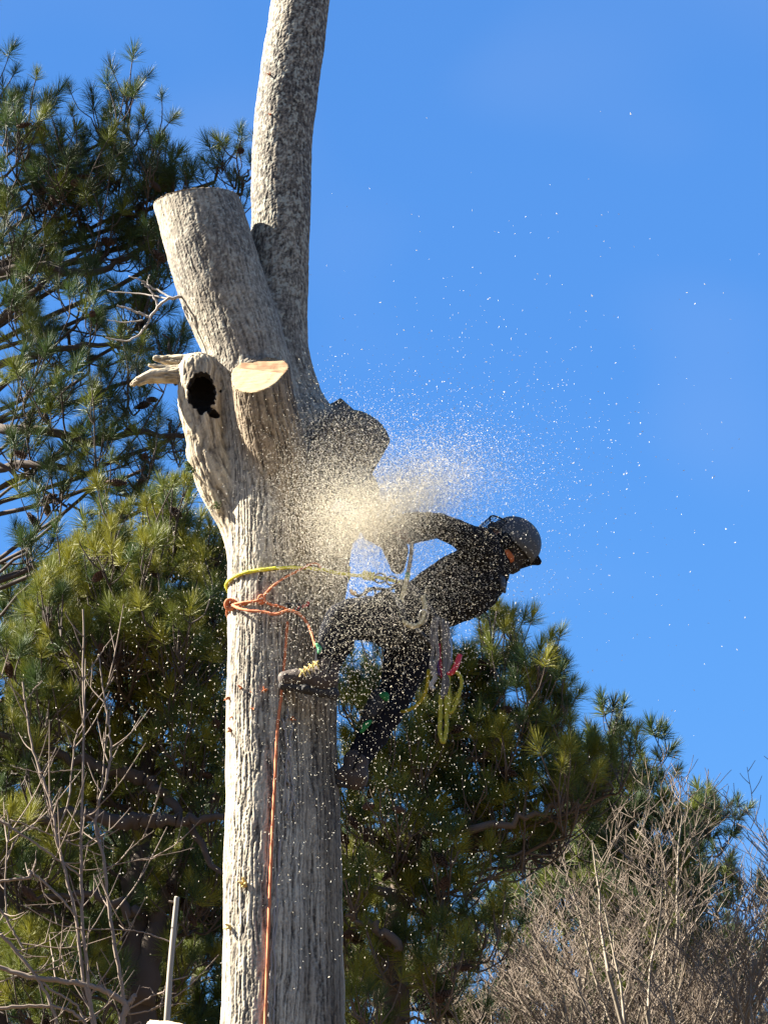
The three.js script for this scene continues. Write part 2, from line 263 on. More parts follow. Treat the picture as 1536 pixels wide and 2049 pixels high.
{
  const lowCut = 3.55, b = boundsOf(TREE, .03), bins = {};
  const put = (m, cuts) => {
    const { pos, idx } = m, nv = pos.length / 3, col = new Float32Array(nv * 3), base = new THREE.BufferGeometry();
    base.setAttribute('position', new THREE.Float32BufferAttribute(pos, 3)); base.setIndex(idx); base.computeVertexNormals();
    const nn = base.attributes.normal.array, kind = new Uint8Array(nv);
    const P = pos.slice ? Float32Array.from(pos) : pos;
    for (let i = 0; i < nv; i++) {
      const x = pos[i * 3], y = pos[i * 3 + 1], z = pos[i * 3 + 2];
      TREE.prune(x, y, z, .12);
      const w = TREE.winner(x, y, z); let k = 0;
      for (const hh of TREE.holes) if (hh(x, y, z) < .0035) k = 2;
      if (!k) for (const c of w.g.cuts) { const e = (x - c.c.x) * c.n.x + (y - c.c.y) * c.n.y + (z - c.c.z) * c.n.z; if (Math.abs(e) < .003) k = 1; }
      kind[i] = k;
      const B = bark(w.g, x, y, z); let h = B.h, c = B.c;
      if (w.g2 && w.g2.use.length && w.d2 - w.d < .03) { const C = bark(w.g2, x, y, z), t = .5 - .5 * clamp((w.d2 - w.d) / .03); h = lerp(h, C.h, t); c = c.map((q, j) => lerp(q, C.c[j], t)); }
      if (k === 1) { // sawn wood: rings, saw marks, stain
        const [a2, b2] = barkCoords(w.g, x, y, z), r = Math.hypot(a2, b2), ring = .5 + .5 * Math.sin(r * 900 + noise(x * 20, y * 20, z * 20) * 5), sp = noise(a2 * 22 + 4, b2 * 22, 2), heart = smooth(-.25, .55, sp * .8 + .3 - r * 1.5), saw = noise(x * 15 + y * 120, y * 15, z * 30);
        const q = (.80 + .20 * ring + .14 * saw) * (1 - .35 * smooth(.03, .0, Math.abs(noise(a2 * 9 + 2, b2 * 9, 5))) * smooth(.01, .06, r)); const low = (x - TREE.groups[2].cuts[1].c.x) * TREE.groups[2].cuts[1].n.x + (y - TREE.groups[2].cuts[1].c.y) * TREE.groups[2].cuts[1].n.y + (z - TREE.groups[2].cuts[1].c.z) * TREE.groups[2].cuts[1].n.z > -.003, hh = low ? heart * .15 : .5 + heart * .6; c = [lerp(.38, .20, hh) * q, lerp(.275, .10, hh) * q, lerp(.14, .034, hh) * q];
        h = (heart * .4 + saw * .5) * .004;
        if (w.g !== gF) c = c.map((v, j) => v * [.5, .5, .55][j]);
      } else if (k === 2) { h = noise(x * 40, y * 40, z * 40) * .004; }
      col.set(c, i * 3);
      for (let j = 0; j < 3; j++) P[i * 3 + j] = pos[i * 3 + j] + nn[i * 3 + j] * h;
    }
    TREE.whole();
    for (let t = 0; t < idx.length; t += 3) {
      const i0 = idx[t], i1 = idx[t + 1], i2 = idx[t + 2], x = (pos[i0 * 3] + pos[i1 * 3] + pos[i2 * 3]) / 3, y = (pos[i0 * 3 + 1] + pos[i1 * 3 + 1] + pos[i2 * 3 + 1]) / 3, z = (pos[i0 * 3 + 2] + pos[i1 * 3 + 2] + pos[i2 * 3 + 2]) / 3;
      let name; const ks = kind[i0] + kind[i1] + kind[i2];
      if (kind[i0] === 2 && kind[i1] === 2 && kind[i2] === 2) name = 'cavity';
      else {
        TREE.prune(x, y, z, .08); const g = TREE.winner(x, y, z).g;
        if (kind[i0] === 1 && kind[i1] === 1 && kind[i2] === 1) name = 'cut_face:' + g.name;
        else if (g === gL) name = y > 7.25 ? 'limb_stub' : 'trunk';
        else if (g === gR) name = y > 7.25 ? 'leader' : 'trunk';
        else if (g === gF) name = y > 6.35 ? 'front_limb' : 'trunk';
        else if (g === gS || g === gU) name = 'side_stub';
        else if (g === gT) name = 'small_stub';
        else if (g === gD || g === gD2) name = 'dead_limb';
        else name = 'splinter:' + TREE.groups.indexOf(g);
      }
      (bins[name] ??= []).push([P, col, i0, i1, i2]);
    }
    TREE.whole();
  };
  put(nets(TREE, V3(b.min.x, lowCut, b.min.z), V3(b.max.x, 10.6, b.max.z), .0052));
  put(nets(TREE, V3(b.min.x, -.1, b.min.z), V3(b.max.x, lowCut + .02, b.max.z), .03));
  const labels = { leader: 'long round upright top stem', limb_stub: 'thick leaning stub cut off flat', front_limb: 'short limb sawn off towards the viewer', side_stub: 'stub being sawn in the cloud of sawdust', dead_limb: 'dead hollow limb with weathered bark', cavity: 'dark hollow in the dead limb' };
  for (const [full, tris] of Object.entries(bins)) {
    const name = full.split(':')[0], map = new Map(), p = [], c = [], ix = []; let lastP = null, id = 0; const ids = new Map();
    for (const [P, col, ...v] of tris) { if (!ids.has(P)) ids.set(P, ids.size); const o = ids.get(P) * 1e8; for (const i of v) { let q = map.get(o + i); if (q === undefined) { q = p.length / 3; map.set(o + i, q); p.push(P[i * 3], P[i * 3 + 1], P[i * 3 + 2]); c.push(col[i * 3], col[i * 3 + 1], col[i * 3 + 2]); } ix.push(q); } }
    const g = new THREE.BufferGeometry(); g.setAttribute('position', new THREE.Float32BufferAttribute(p, 3)); g.setAttribute('color', new THREE.Float32BufferAttribute(c, 3)); g.setIndex(ix); g.computeVertexNormals();
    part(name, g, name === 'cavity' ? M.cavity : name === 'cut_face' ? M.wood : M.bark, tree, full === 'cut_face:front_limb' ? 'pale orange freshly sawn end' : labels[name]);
  }
}
function cast(px, py, field = TREE) {                                // where the line of sight through a point of the picture meets the trunk
  const d = rayOf(px, py).normalize(); let t = 9.5;
  for (let i = 0; i < 160; i++) { const e = field.eval(EYE.x + d.x * t, EYE.y + d.y * t, EYE.z + d.z * t); if (e < .0006) break; t += Math.max(e * .7, .0005); if (t > 16) return null; }
  const p = EYE.clone().addScaledVector(d, t), h = .004, f = (x, y, z) => field.eval(x, y, z), n = V3(f(p.x + h, p.y, p.z) - f(p.x - h, p.y, p.z), f(p.x, p.y + h, p.z) - f(p.x, p.y - h, p.z), f(p.x, p.y, p.z + h) - f(p.x, p.y, p.z - h)).normalize();
  return { p, n };
}
{ // bare grey branch on the thick stub; moss; old twig stubs; strips of vine root; rusty tufts
  const g = M.twigGrey = std(.25, .22, .19, .85), T = new Tubes(), L = (pts, r0, r1) => T.add(jitterLine(pts.map(q => at(q[0], q[1], q[2] ?? 10.9)), pts.length * 4, .012, pts[0][0]), [r0, r1], 6);
  L([[385, 592, 10.92], [340, 598, 10.86], [318, 612], [300, 636], [285, 664], [258, 681], [212, 677]], .009, .0032);
  L([[300, 634], [268, 622], [235, 611]], .007, .004); L([[318, 612], [303, 585], [286, 566]], .006, .003);
  L([[345, 597], [305, 575, 10.95], [285, 562, 10.95], [258, 553, 10.95]], .006, .003); L([[340, 598], [280, 588, 11], [215, 583, 11.05]], .005, .0025); L([[286, 640], [250, 645], [215, 640]], .004, .002); L([[303, 585], [296, 560], [300, 548]], .003, .002);
  part('bare_branch', T.geo(), g, tree, 'thin pale leafless branch');
  const stubM = std(.5, .36, .12, .8), rust = std(.42, .13, .04, .8), moss = std(.07, .1, .025, 1), R = rng(5);
  for (const [x, y, s, m] of [[490, 1772, 1.3, stubM], [462, 1857, .9, stubM], [446, 1700, .6, g], [483, 1378, .7, rust], [530, 1383, .7, rust], [461, 1398, .7, rust], [507, 1420, .5, rust], [463, 1463, .7, rust], [583, 1440, .7, rust], [466, 1435, .35, rust], [503, 1385, .25, rust], [540, 150, .5, rust], [541, 230, .4, rust]]) {
    const c = cast(x, y); if (!c) continue; const q = new Tubes();
    for (let k = 0; k < 5; k++) { const d = c.n.clone().addScaledVector(V3(R() - .5, R() - .2, R() - .5), 1.3).normalize(); q.add([c.p.clone().addScaledVector(c.n, -.01), c.p.clone().addScaledVector(d, .018 * s), c.p.clone().addScaledVector(d, .032 * s + R() * .01).add(V3(0, -.006, 0))], [.008 * s, .003 * s], 5); }
    part('twig_stub', q.geo(), m, tree);
  }
  for (const [x, y] of [[377, 932], [384, 938], [374, 927], [437, 1012]]) { const c = cast(x, y) ?? { p: at(x + 6, y, 10.9), n: V3(-1, 0, .3) }; const q = new Tubes(); for (let k = 0; k < 40; k++) { const d = c.n.clone().add(V3(R() - .5, R() - .6, R() - .5)).normalize(), o = c.p.clone().add(V3((R() - .5) * .04, (R() - .5) * .04, (R() - .5) * .03)); q.add([o, o.clone().addScaledVector(d, .014 + R() * .012)], [.003, .001], 3); } part('moss', q.geo(), moss, tree); }
  for (const pts of [[[566, 1440], [574, 1500], [571, 1560], [577, 1640]], [[582, 1450], [578, 1520], [584, 1590], [570, 1632]], [[574, 1560], [588, 1610], [586, 1642]], [[560, 1680], [554, 1760], [548, 1850], [540, 1950], [536, 2049]], [[556, 1800], [549, 1900], [548, 2000], [546, 2060]], [[568, 1390], [576, 1420], [568, 1460]]]) {
    const P = pts.map(q => { const c = cast(q[0], q[1]); return c.p.addScaledVector(c.n, .004); }); part('vine_root', new Tubes().add(jitterLine(P, 24, .012, pts[0][1]), [.006, .004], 5).geo(), g, tree);
  }
}

// ---------------------------------------------------------------- ropes on the trunk
const ropeM = { orange: std(.50, .15, .055, .85), yellow: std(.54, .52, .03, .8), cream: std(.40, .35, .2, .9), grey: std(.12, .105, .09, .9), lime: std(.30, .26, .01, .7), black: std(.012, .012, .013, .6) };
const rope = (pts, r, n = 80) => new Tubes().add(curve(pts, n), r, 9, null, .9);
const onTrunk = (x, y, off) => { const c = cast(x, y); return c.p.addScaledVector(c.n, off); };
function aroundTrunk(h, ang, off) {                                  // round the back of the trunk at height h; ang 0 = right, PI/2 = towards the viewer
  const cx = -.46, cz = -11.03, dx = Math.cos(ang), dz = Math.sin(ang); let t = .6; for (let i = 0; i < 60; i++) { const e = TREE.eval(cx + dx * t, h, cz + dz * t); if (e < .001) break; t -= e * .6; } return V3(cx + dx * (t + off), h, cz + dz * (t + off));
}
{
  const r = .0085, pts = []; const h0 = at(452, 1188, 11).y;
  for (let a = 350; a >= 190; a -= 20) pts.push(aroundTrunk(h0 + .02 + (a - 190) / 160 * .16, a * Math.PI / 180, r));
  pts.push(...[[457, 1170], [468, 1158], [490, 1148], [525, 1142], [560, 1138], [600, 1136], [640, 1141]].map(q => onTrunk(q[0], q[1], r * 1.2)));
  pts.push(at(690, 1149, 10.84), at(735, 1153, 10.83), at(765, 1157, 10.83), at(800, 1166, 10.84));
  const y = thing('climbing_lanyard', 'yellow rope looped round the pale trunk and clipped to the climber', 'rope', V3(-.4, 7, -11));
  part('rope', rope(pts, r, 160).geo(), ropeM.yellow, y);
  const k = new Tubes(); for (let i = 0; i < 4; i++) { const c = at(728 + i * 6, 1151 + i, 10.83), q = []; for (let j = 0; j <= 12; j++) { const a = j / 12 * Math.PI * 2 + i; q.push(c.clone().add(V3(Math.sin(a * 2) * .004, Math.cos(a) * .018, Math.sin(a) * .018))); } k.add(q, .006, 6); }
  part('hitch_knot', k.geo(), ropeM.yellow, y);
  const s = new Tubes(); const ring = (x, yy, H, R, th) => { const c = at(x, yy, H), q = []; for (let j = 0; j <= 20; j++) { const a = j / 20 * Math.PI * 2; q.push(c.clone().add(V3(Math.cos(a) * R, Math.sin(a) * R * .7, Math.sin(a) * R * .5))); } s.add(q, th, 6); };
  ring(760, 1157, 10.83, .028, .005); ring(783, 1162, 10.83, .026, .005); part('carabiner', s.geo(), ropeM.black, y);
}
{
  const o = thing('rigging_rope', 'orange rope knotted round the trunk with one line hanging straight down', 'rope', V3(-.5, 6.8, -10.9)), r = .0068;
  const hang = [[572, 1247, .014], [566, 1330, .016], [560, 1400, .014], [554, 1450, .014], [549, 1560, .014], [545, 1640, .014], [541, 1740, .014], [537, 1850, .014], [530, 2049, .016], [524, 2200, .016]].map(q => onTrunk(...q)); hang.push(V3(-.5, 2, -10.62), V3(-.48, .02, -10.4));
  part('hanging_line', rope(hang, r, 200).geo(), ropeM.orange, o);
  const lift = (a) => a.map(q => q[2] < 5 ? onTrunk(...q) : at(q[0], q[1], q[2]));
  part('loop', rope(lift([[470, 1211, .018], [485, 1221, .04], [505, 1230, .055], [528, 1234, .06], [552, 1229, 10.71], [575, 1222, 10.72], [592, 1225, 10.72], [605, 1234, 10.72], [616, 1250, 10.71], [625, 1272, 10.69], [631, 1294, 10.67]]), r, 90).geo(), ropeM.orange, o, 'slack loop standing off the bark');
  part('loop', rope(lift([[478, 1216, .012], [500, 1208, .014], [522, 1202, .02], [540, 1182, .03], [560, 1164, .035], [585, 1147, .03], [600, 1137, .022], [615, 1129, .02], [632, 1130, .018], [640, 1138, .014]]), r * .85, 90).geo(), ropeM.orange, o);
  part('loop', rope(lift([[466, 1212, .014], [490, 1209, .024], [512, 1207, .024], [525, 1204, .022], [540, 1213, .024], [560, 1217, .02], [578, 1222, .012], [592, 1217, .012], [608, 1212, .016]]), r * .9, 90).geo(), ropeM.orange, o);
  const back = []; const hb = at(456, 1236, 11).y; for (let a = 350; a >= 185; a -= 15) back.push(aroundTrunk(hb - (a - 185) / 165 * .1, a * Math.PI / 180, r));
  part('wrap', rope([...back, ...lift([[459, 1222, .012], [464, 1213, .016]])], r, 80).geo(), ropeM.orange, o);
  const k = new Tubes(), c = onTrunk(468, 1211, .016); for (let i = 0; i < 3; i++) { const q = []; for (let j = 0; j <= 14; j++) { const a = j / 14 * Math.PI * 2; q.push(c.clone().add(V3(Math.cos(a) * .02 + i * .008 - .008, Math.sin(a) * .022, Math.sin(a + i) * .014))); } k.add(q, .0075, 7); }
  part('knot', k.geo(), ropeM.orange, o); const k2 = new Tubes(), c2 = onTrunk(524, 1203, .022); { const q = []; for (let j = 0; j <= 14; j++) { const a = j / 14 * Math.PI * 2; q.push(c2.clone().add(V3(Math.cos(a) * .013, Math.sin(a) * .016, Math.sin(a) * .012))); } k2.add(q, .007, 7); }
  part('knot', k2.geo(), ropeM.orange, o);
  const c3 = onTrunk(578, 1218, .016), b = new Tubes(); for (let i = 0; i < 3; i++) { const q = []; for (let j = 0; j <= 14; j++) { const a = j / 14 * Math.PI * 2; q.push(c3.clone().add(V3(Math.cos(a) * .03 - .02 + i * .02, Math.sin(a) * .02, .01 * Math.cos(a)))); } b.add(q, .005, 6); }
  part('shackle', b.geo(), std(.06, .06, .065, .4, { metalness: .7 }), o);
  part('rope_end', rope([onTrunk(585, 1221, .014), onTrunk(598, 1216, .018), onTrunk(606, 1212, .026), onTrunk(608, 1207, .03)], .007, 20).geo(), std(.5, .05, .04, .8), o);
}

// ---------------------------------------------------------------- the climber
{
  const climber = thing('person', 'climber in black clothes and grey helmet leaning back from the trunk and sawing', 'person', at(815, 1250, 10.98));
  const cloth = (r, g, b) => { const m = new THREE.MeshPhysicalMaterial({ roughness: .95, specularIntensity: .3 }); m.color.setRGB(r, g, b); return m; };
  const black = cloth(.0075, .007, .0072), navy = cloth(.007, .0073, .0105), skin = std(.42, .22, .14, .6), leather = std(.05, .035, .026, .85), sole = std(.025, .022, .02, .9);
  const J = { // joints: px, py, H
    pelvis: [815, 1238, 10.98], belly: [866, 1203, 10.98], chest: [925, 1164, 10.98], upper: [966, 1135, 10.98], neck: [1000, 1106, 10.98], head: [1018, 1090, 10.98],
    shL: [962, 1094, 10.79], elL: [878, 1052, 10.70], wrL: [812, 1041, 10.76], shR: [962, 1100, 11.16], elR: [880, 1050, 11.16], wrR: [812, 1075, 11.0],
    hipL: [805, 1240, 10.88], knL: [686, 1243, 10.68], anL: [655, 1328, 10.75], hipR: [832, 1255, 11.07], knR: [795, 1378, 11.10], anR: [715, 1522, 11.08],
  };
  const b = (...names) => names.map(([n, r]) => [...J[n], r]);
  const body = new Field();
  body.chain('torso', b(['pelvis', 50], ['belly', 48], ['chest', 52], ['upper', 34], ['neck', 22]), .05, 3);
  body.chain('armL', b(['shL', 24], ['elL', 18], ['wrL', 13]), .03, 1); body.chain('armR', b(['shR', 24], ['elR', 18], ['wrR', 13]), .03, 1);
  body.chain('legL', b(['hipL', 42], ['knL', 30], ['anL', 19]), .04, 1); body.chain('legR', b(['hipR', 42], ['knR', 28], ['anR', 18]), .04, 1);
  body.chain('shoulders', b(['shL', 24], ['upper', 30], ['shR', 24]), .05, 1);
  // head with jaw, nose, brow, ears: face towards the saw (left), tipped back a little
  const Hd = at(...J.head), fw = V3(-.75, .65, .12).normalize(), hs = V3(0, 0, 0).crossVectors(fw, V3(.57, .81, .05)).normalize(), hu = V3(0, 0, 0).crossVectors(hs, fw).normalize();
  const hp = (f, u, s) => Hd.clone().addScaledVector(fw, f).addScaledVector(hu, u).addScaledVector(hs, s);
  const head = new Field();
  head.chain('skull', [[hp(-.02, .02, 0), .088], [hp(.02, .02, 0), .084]], .03, 1); head.chain('jaw', [[hp(.03, -.04, 0), .06], [hp(.065, -.085, 0), .034]], .04, 1);
  head.chain('nose', [[hp(.10, .01, 0), .010], [hp(.118, -.03, 0), .014]], .015, 1); head.chain('brow', [[hp(.085, .03, -.035), .014], [hp(.085, .03, .035), .014]], .015, 1);
  head.chain('lips', [[hp(.098, -.062, -.015), .009], [hp(.098, -.062, .015), .009]], .012, 1);
  head.chain('neck', [[hp(-.025, -.06, 0), .055], [at(...J.neck), .058]], .03, 1);
  for (const s of [-1, 1]) { head.chain('ear', [[hp(-.005, .01, s * .085), .014], [hp(-.005, -.03, s * .085), .011]], .012, 1); head.chain('cheek', [[hp(.07, -.02, s * .04), .022], [hp(.06, -.03, s * .045), .02]], .03, 1); }
  // hands: palm, four fingers and a thumb, closed round the saw's handles
  const handGeos = [];
  const hand = (wrist, dir, across, curl, side) => {
    const f = new Field(), pd = dir.clone().normalize(), ac = across.clone().addScaledVector(pd, -across.dot(pd)).normalize(), dn = V3(0, 0, 0).crossVectors(pd, ac).multiplyScalar(side).normalize();
    const q = (a, c, d) => wrist.clone().addScaledVector(pd, a).addScaledVector(ac, c).addScaledVector(dn, d);
    f.chain('palm', [[q(-.02, 0, 0), .028], [q(.03, -.018, 0), .024], [q(.075, -.02, 0), .02]], .02, 1); f.chain('palm', [[q(.02, .012, 0), .024], [q(.075, .022, 0), .02]], .025, 1);
    [[-.033, .92], [-.011, 1], [.011, .96], [.032, .78]].forEach(([c, l]) => f.chain('finger', [[q(.078, c, 0), .0105], [q(.078 + .034 * l, c, .012), .0098], [q(.078 + .040 * l, c, .012 + .030 * l), .0092], [q(.078 + .018 * l, c, .016 + .044 * l), .0082]], .006, 1));
    f.chain('thumb', [[q(.0, -.03, .006), .0135], [q(.035, -.052, .02), .0115], [q(.058, -.045, .04), .0095]], .008, 1);
    return fieldGeo(f, .004);
  };
  const hl = at(...J.wrL), hr = at(...J.wrR);
  const gl = hand(hl, V3(-.95, -.1, -.1), V3(.1, -.5, .85), 1, 1), gr = hand(hr, V3(-.9, -.35, .1), V3(.2, -.5, -.85), 1, -1);
  const bodyGeo = mergeGeometries([fieldGeo(body, .012), fieldGeo(head, .005)]);
  part('body', bodyGeo, skin, climber);
  const glove = std(.05, .045, .04, .9); part('glove', gl, glove, climber); part('glove', gr, glove, climber);
  for (const s of [-1, 1]) part('eye', new Tubes().add([hp(.088, .012, s * .033 - .012), hp(.09, .012, s * .033 + .012)], .009, 8).geo(), std(.2, .18, .17, .3), climber);
  // clothes
  const jk = new Field();
  jk.chain('torso', [[...J.pelvis.slice(0, 3), 58], [842, 1222, 10.98, 60], [868, 1203, 10.98, 61], [898, 1186, 10.98, 65], [929, 1170, 10.98, 69], [955, 1154, 10.98, 60], [974, 1136, 10.98, 46], [992, 1114, 10.98, 31]], .05, 2);
  jk.chain('shoulders', [[...J.shL, 32], [968, 1122, 10.98, 42], [...J.shR, 32]], .06, 1);
  jk.chain('sleeve', [[...J.shL, 32], [920, 1070, 10.73, 27], [...J.elL, 24], [845, 1046, 10.73, 21], [816, 1042, 10.76, 18]], .05, 2); jk.chain('sleeve', [[...J.shR, 32], [920, 1070, 11.16, 27], [...J.elR, 24], [818, 1072, 11.02, 18]], .05, 1);
  const fold = (k, a) => (x, y, z) => a * (noise(x * k, y * k * 1.3, z * k) + .6 * noise(x * k * 2.2 + 9, y * k * 2, z * k * 2.2));
  part('jacket', fieldGeo(jk, .009, fold(14, .007)), black, climber);
  const tr = new Field();
  tr.chain('seat', [[848, 1222, 10.98, 58], [815, 1240, 10.98, 60]], .05, 1);
  tr.chain('legL', [[...J.hipL, 50], [745, 1240, 10.76, 46], [...J.knL, 39], [671, 1283, 10.71, 36], [657, 1322, 10.75, 29]], .05, 2);
  tr.chain('legR', [[...J.hipR, 54], [818, 1310, 11.08, 50], [...J.knR, 36], [765, 1440, 11.09, 32], [718, 1516, 11.08, 25]], .05, 2);
  part('trousers', fieldGeo(tr, .009, fold(13, .008)), navy, climber);
  const boot = (an, heel, toe, H, up) => {
    const f = new Field(); f.chain('shaft', [[an[0], an[1] - up * .3, H, 25], [an[0], an[1] + 8, H, 24], [heel[0], heel[1], H, 22]], .02, 1); f.chain('foot', [[heel[0], heel[1], H, 22], [(heel[0] + toe[0]) / 2, (heel[1] + toe[1]) / 2 - 3, H, 20], [toe[0], toe[1], H, 16]], .03, 2); return f;
  };
  const bl = part('boot', fieldGeo(boot([655, 1332], [652, 1362], [572, 1358], 10.74, 20), .006, fold(20, .004)), leather, climber, 'brown work boot against the front of the trunk');
  const sl = new Field(); sl.chain('sole', [[664, 1385, 10.74, 11], [640, 1385, 10.74, 11], [600, 1376, 10.74, 9], [566, 1372, 10.74, 9]], .02, 1); sl.chain('heel', [[668, 1390, 10.71, 10], [668, 1390, 10.78, 10]], .02, 1); sl.chain('tread', [[610, 1378, 10.70, 8], [610, 1378, 10.78, 8]], .02, 1);
  part('sole', fieldGeo(sl, .006), sole, bl);
  const lace = new Tubes(); for (let i = 0; i < 4; i++) { const x = 605 + i * 9, y = 1342 - i * 5; lace.add(curve([at(x - 6, y + 12, 10.68), at(x, y + 1, 10.68), at(x + 8, y - 6, 10.70)], 8), .004, 5); lace.add(curve([at(x + 6, y + 12, 10.68), at(x + 2, y + 2, 10.675), at(x - 5, y - 3, 10.70)], 8), .004, 5); } part('lace', lace.geo(), std(.42, .3, .07, .8), bl);
  const br = part('boot', fieldGeo(boot([712, 1528], [712, 1556], [686, 1552], 11.07, 16), .006, fold(20, .004)), leather, climber, 'brown work boot on the far side of the trunk');
  const sr = new Field(); sr.chain('sole', [[722, 1573, 11.07, 9], [676, 1566, 11.07, 9]], .02, 1); part('sole', fieldGeo(sr, .006), sole, br);
  // climbing spurs: shank, pad and straps below each knee
  const steel = cloth(.008, .008, .008), green = std(.005, .14, .03, .7);
  for (const [kx, ky, ax, ay, H] of [[676, 1268, 656, 1345, 10.60], [768, 1402, 706, 1540, 11.0]]) {
    part('spur_shank', new Tubes().add([at(kx, ky, H), at(lerp(kx, ax, .5), lerp(ky, ay, .5), H - .02), at(ax, ay, H)], .006, 6).geo(), steel, climber);
  }
  const pad = (pts, r) => { const f = new Field(); f.chain('pad', pts, .02, 1); return fieldGeo(f, .006); };
  part('spur_pad', pad([[758, 1398, 11.02, 20], [742, 1430, 11.02, 18], [733, 1442, 11.02, 12]]), std(.008, .008, .009, .7), climber);
  part('spur_strap', pad([[757, 1392, 10.99, 7], [770, 1393, 10.985, 9], [773, 1398, 10.985, 6]]), green, climber, 'green strap above the spur pad'); part('spur_strap', pad([[740, 1444, 10.985, 5], [732, 1451, 10.985, 7], [723, 1464, 10.99, 4]]), green, climber, 'green strap below the spur pad');
  part('spur_strap', pad([[634, 1290, 10.62, 4], [640, 1298, 10.62, 5], [637, 1306, 10.62, 3]]), std(.06, .3, .12, .6), climber, 'small green strap at the near shin');
  // helmet: shell with brim, headband, ear defenders, raised visor, adjusting knob
  {
    const sh = new THREE.SphereGeometry(1, 40, 20, 0, Math.PI * 2, 0, Math.PI * .60), p = sh.attributes.position;
    for (let i = 0; i < p.count; i++) { const X = p.getX(i), Y = p.getY(i), Z = p.getZ(i), rim = smooth(.1, -.12, Y), ridge = 1 + .03 * Math.exp(-(Z * Z) / .03) * smooth(0, .6, Y); const v = hp(-.012 + X * .137 * (1 + rim * .04 + (X > 0 ? rim * .12 : 0)), .03 + Y * .126 * ridge, Z * .118 * (1 + rim * .05)); p.setXYZ(i, v.x, v.y, v.z); }
    sh.computeVertexNormals(); const hm = part('helmet', sh, std(.045, .043, .038, .6, { side: THREE.DoubleSide }), climber, 'grey hard hat with a black adjusting knob at the back');
    const f = new Field(); f.chain('muff', [[hp(.02, -.03, -.085), .05], [hp(.02, -.035, -.095), .046]], .02, 1); const f2 = new Field(); f2.chain('muff', [[hp(.02, -.03, .085), .05], [hp(.02, -.035, .095), .046]], .02, 1);
    part('ear_defender', fieldGeo(f, .006), black, hm); part('ear_defender', fieldGeo(f2, .006), black, hm);
    const kb = new Field(); kb.chain('knob', [[hp(-.148, .03, 0), .022], [hp(-.165, .03, 0), .018]], .01, 1); kb.chain('band', [[hp(-.135, .02, 0), .028], [hp(-.10, -.04, 0), .03]], .02, 1); part('knob', fieldGeo(kb, .005), black, hm);
    const vs = new Tubes(); for (let j = 0; j <= 16; j++) { const a = -1.12 + j * .14, q = []; for (let t = 0; t <= 4; t++) q.push(hp(Math.cos(a) * (.165 + t * .004), .045 - t * .035, Math.sin(a) * .13)); vs.add(q, .0016, 4); } for (let t = 0; t <= 12; t++) { const q = []; for (let j = 0; j <= 10; j++) { const a = -1.12 + j * .224; q.push(hp(Math.cos(a) * (.165 + t * .0013), .045 - t * .0117, Math.sin(a) * .13)); } vs.add(q, t % 12 ? .0014 : .0045, 4); } part('visor', vs.geo(), black, hm);
  }
  const hair = new Field(); hair.chain('hair', [[hp(-.06, -.03, 0), .072], [hp(-.072, -.07, 0), .052]], .02, 1); hair.chain('hair', [[hp(-.035, .02, 0), .094], [hp(-.012, .015, 0), .093]], .02, 1); hair.chain('beard', [[hp(.05, -.09, 0), .04], [hp(.0, -.075, 0), .035]], .03, 1); part('hair', fieldGeo(hair, .006, fold(60, .006)), std(.012, .009, .008, .8), climber);
  const gt = new Field(); gt.chain('gaiter', [[hp(-.03, -.075, 0), .068], [hp(.03, -.085, 0), .062]], .03, 1); gt.chain('gaiter', [[hp(.055, -.05, 0), .058], [hp(.02, -.06, 0), .075]], .03, 1); part('neck_gaiter', fieldGeo(gt, .007, fold(40, .005)), cloth(.028, .010, .009), climber);
  const collar = new Tubes(); { const q = [], c = at(1002, 1110, 10.98); for (let j = 0; j <= 20; j++) { const a = j / 20 * Math.PI * 2; q.push(c.clone().add(V3(Math.cos(a) * .052, -Math.cos(a) * .045, Math.sin(a) * .072))); } collar.add(q, .022, 8); } part('collar', collar.geo(), std(.40, .11, .03, .85), climber, 'orange collar at the neck');
  // harness
  const hx = new THREE.Group(); hx.name = 'climbing_harness'; climber.add(hx);
  const loopAround = (field, c, n, R, r, squash = 1) => { const u = V3(0, 0, 0).crossVectors(n, V3(0, 0, 1)).normalize(), v = V3(0, 0, 0).crossVectors(n, u).normalize(), q = []; for (let j = 0; j <= 32; j++) { const a = j / 32 * Math.PI * 2, d = u.clone().multiplyScalar(Math.cos(a)).addScaledVector(v, Math.sin(a)); let t = .4; for (let i = 0; i < 50; i++) { const e = field.eval(c.x + d.x * t, c.y + d.y * t, c.z + d.z * t); if (e < .001) break; t -= e * .7; } q.push(c.clone().addScaledVector(d, t + r * .6)); } return new Tubes().add(q, r, 8).geo(); };
  const ax1 = at(866, 1203, 10.98).sub(at(815, 1240, 10.98)).normalize();
  part('belt', loopAround(jk, at(838, 1222, 10.98), ax1, .2, .026), ropeM.black, hx); part('leg_loop', loopAround(tr, at(770, 1240, 10.82), at(805, 1240, 10.88).sub(at(686, 1243, 10.66)).normalize(), .2, .016), ropeM.black, hx); part('leg_loop', loopAround(tr, at(826, 1290, 11.07), at(832, 1255, 11.07).sub(at(795, 1378, 11.1)).normalize(), .2, .016), ropeM.black, hx);
  const rad = new Field(); rad.chain('radio', [[1003, 1158, 10.9, 7], [1006, 1174, 10.9, 7]], .02, 1); rad.chain('clip', [[1008, 1178, 10.9, 4], [1009, 1184, 10.9, 3.5]], .003, 1); part('shoulder_microphone', fieldGeo(rad, .004), std(.03, .03, .032, .5), climber);

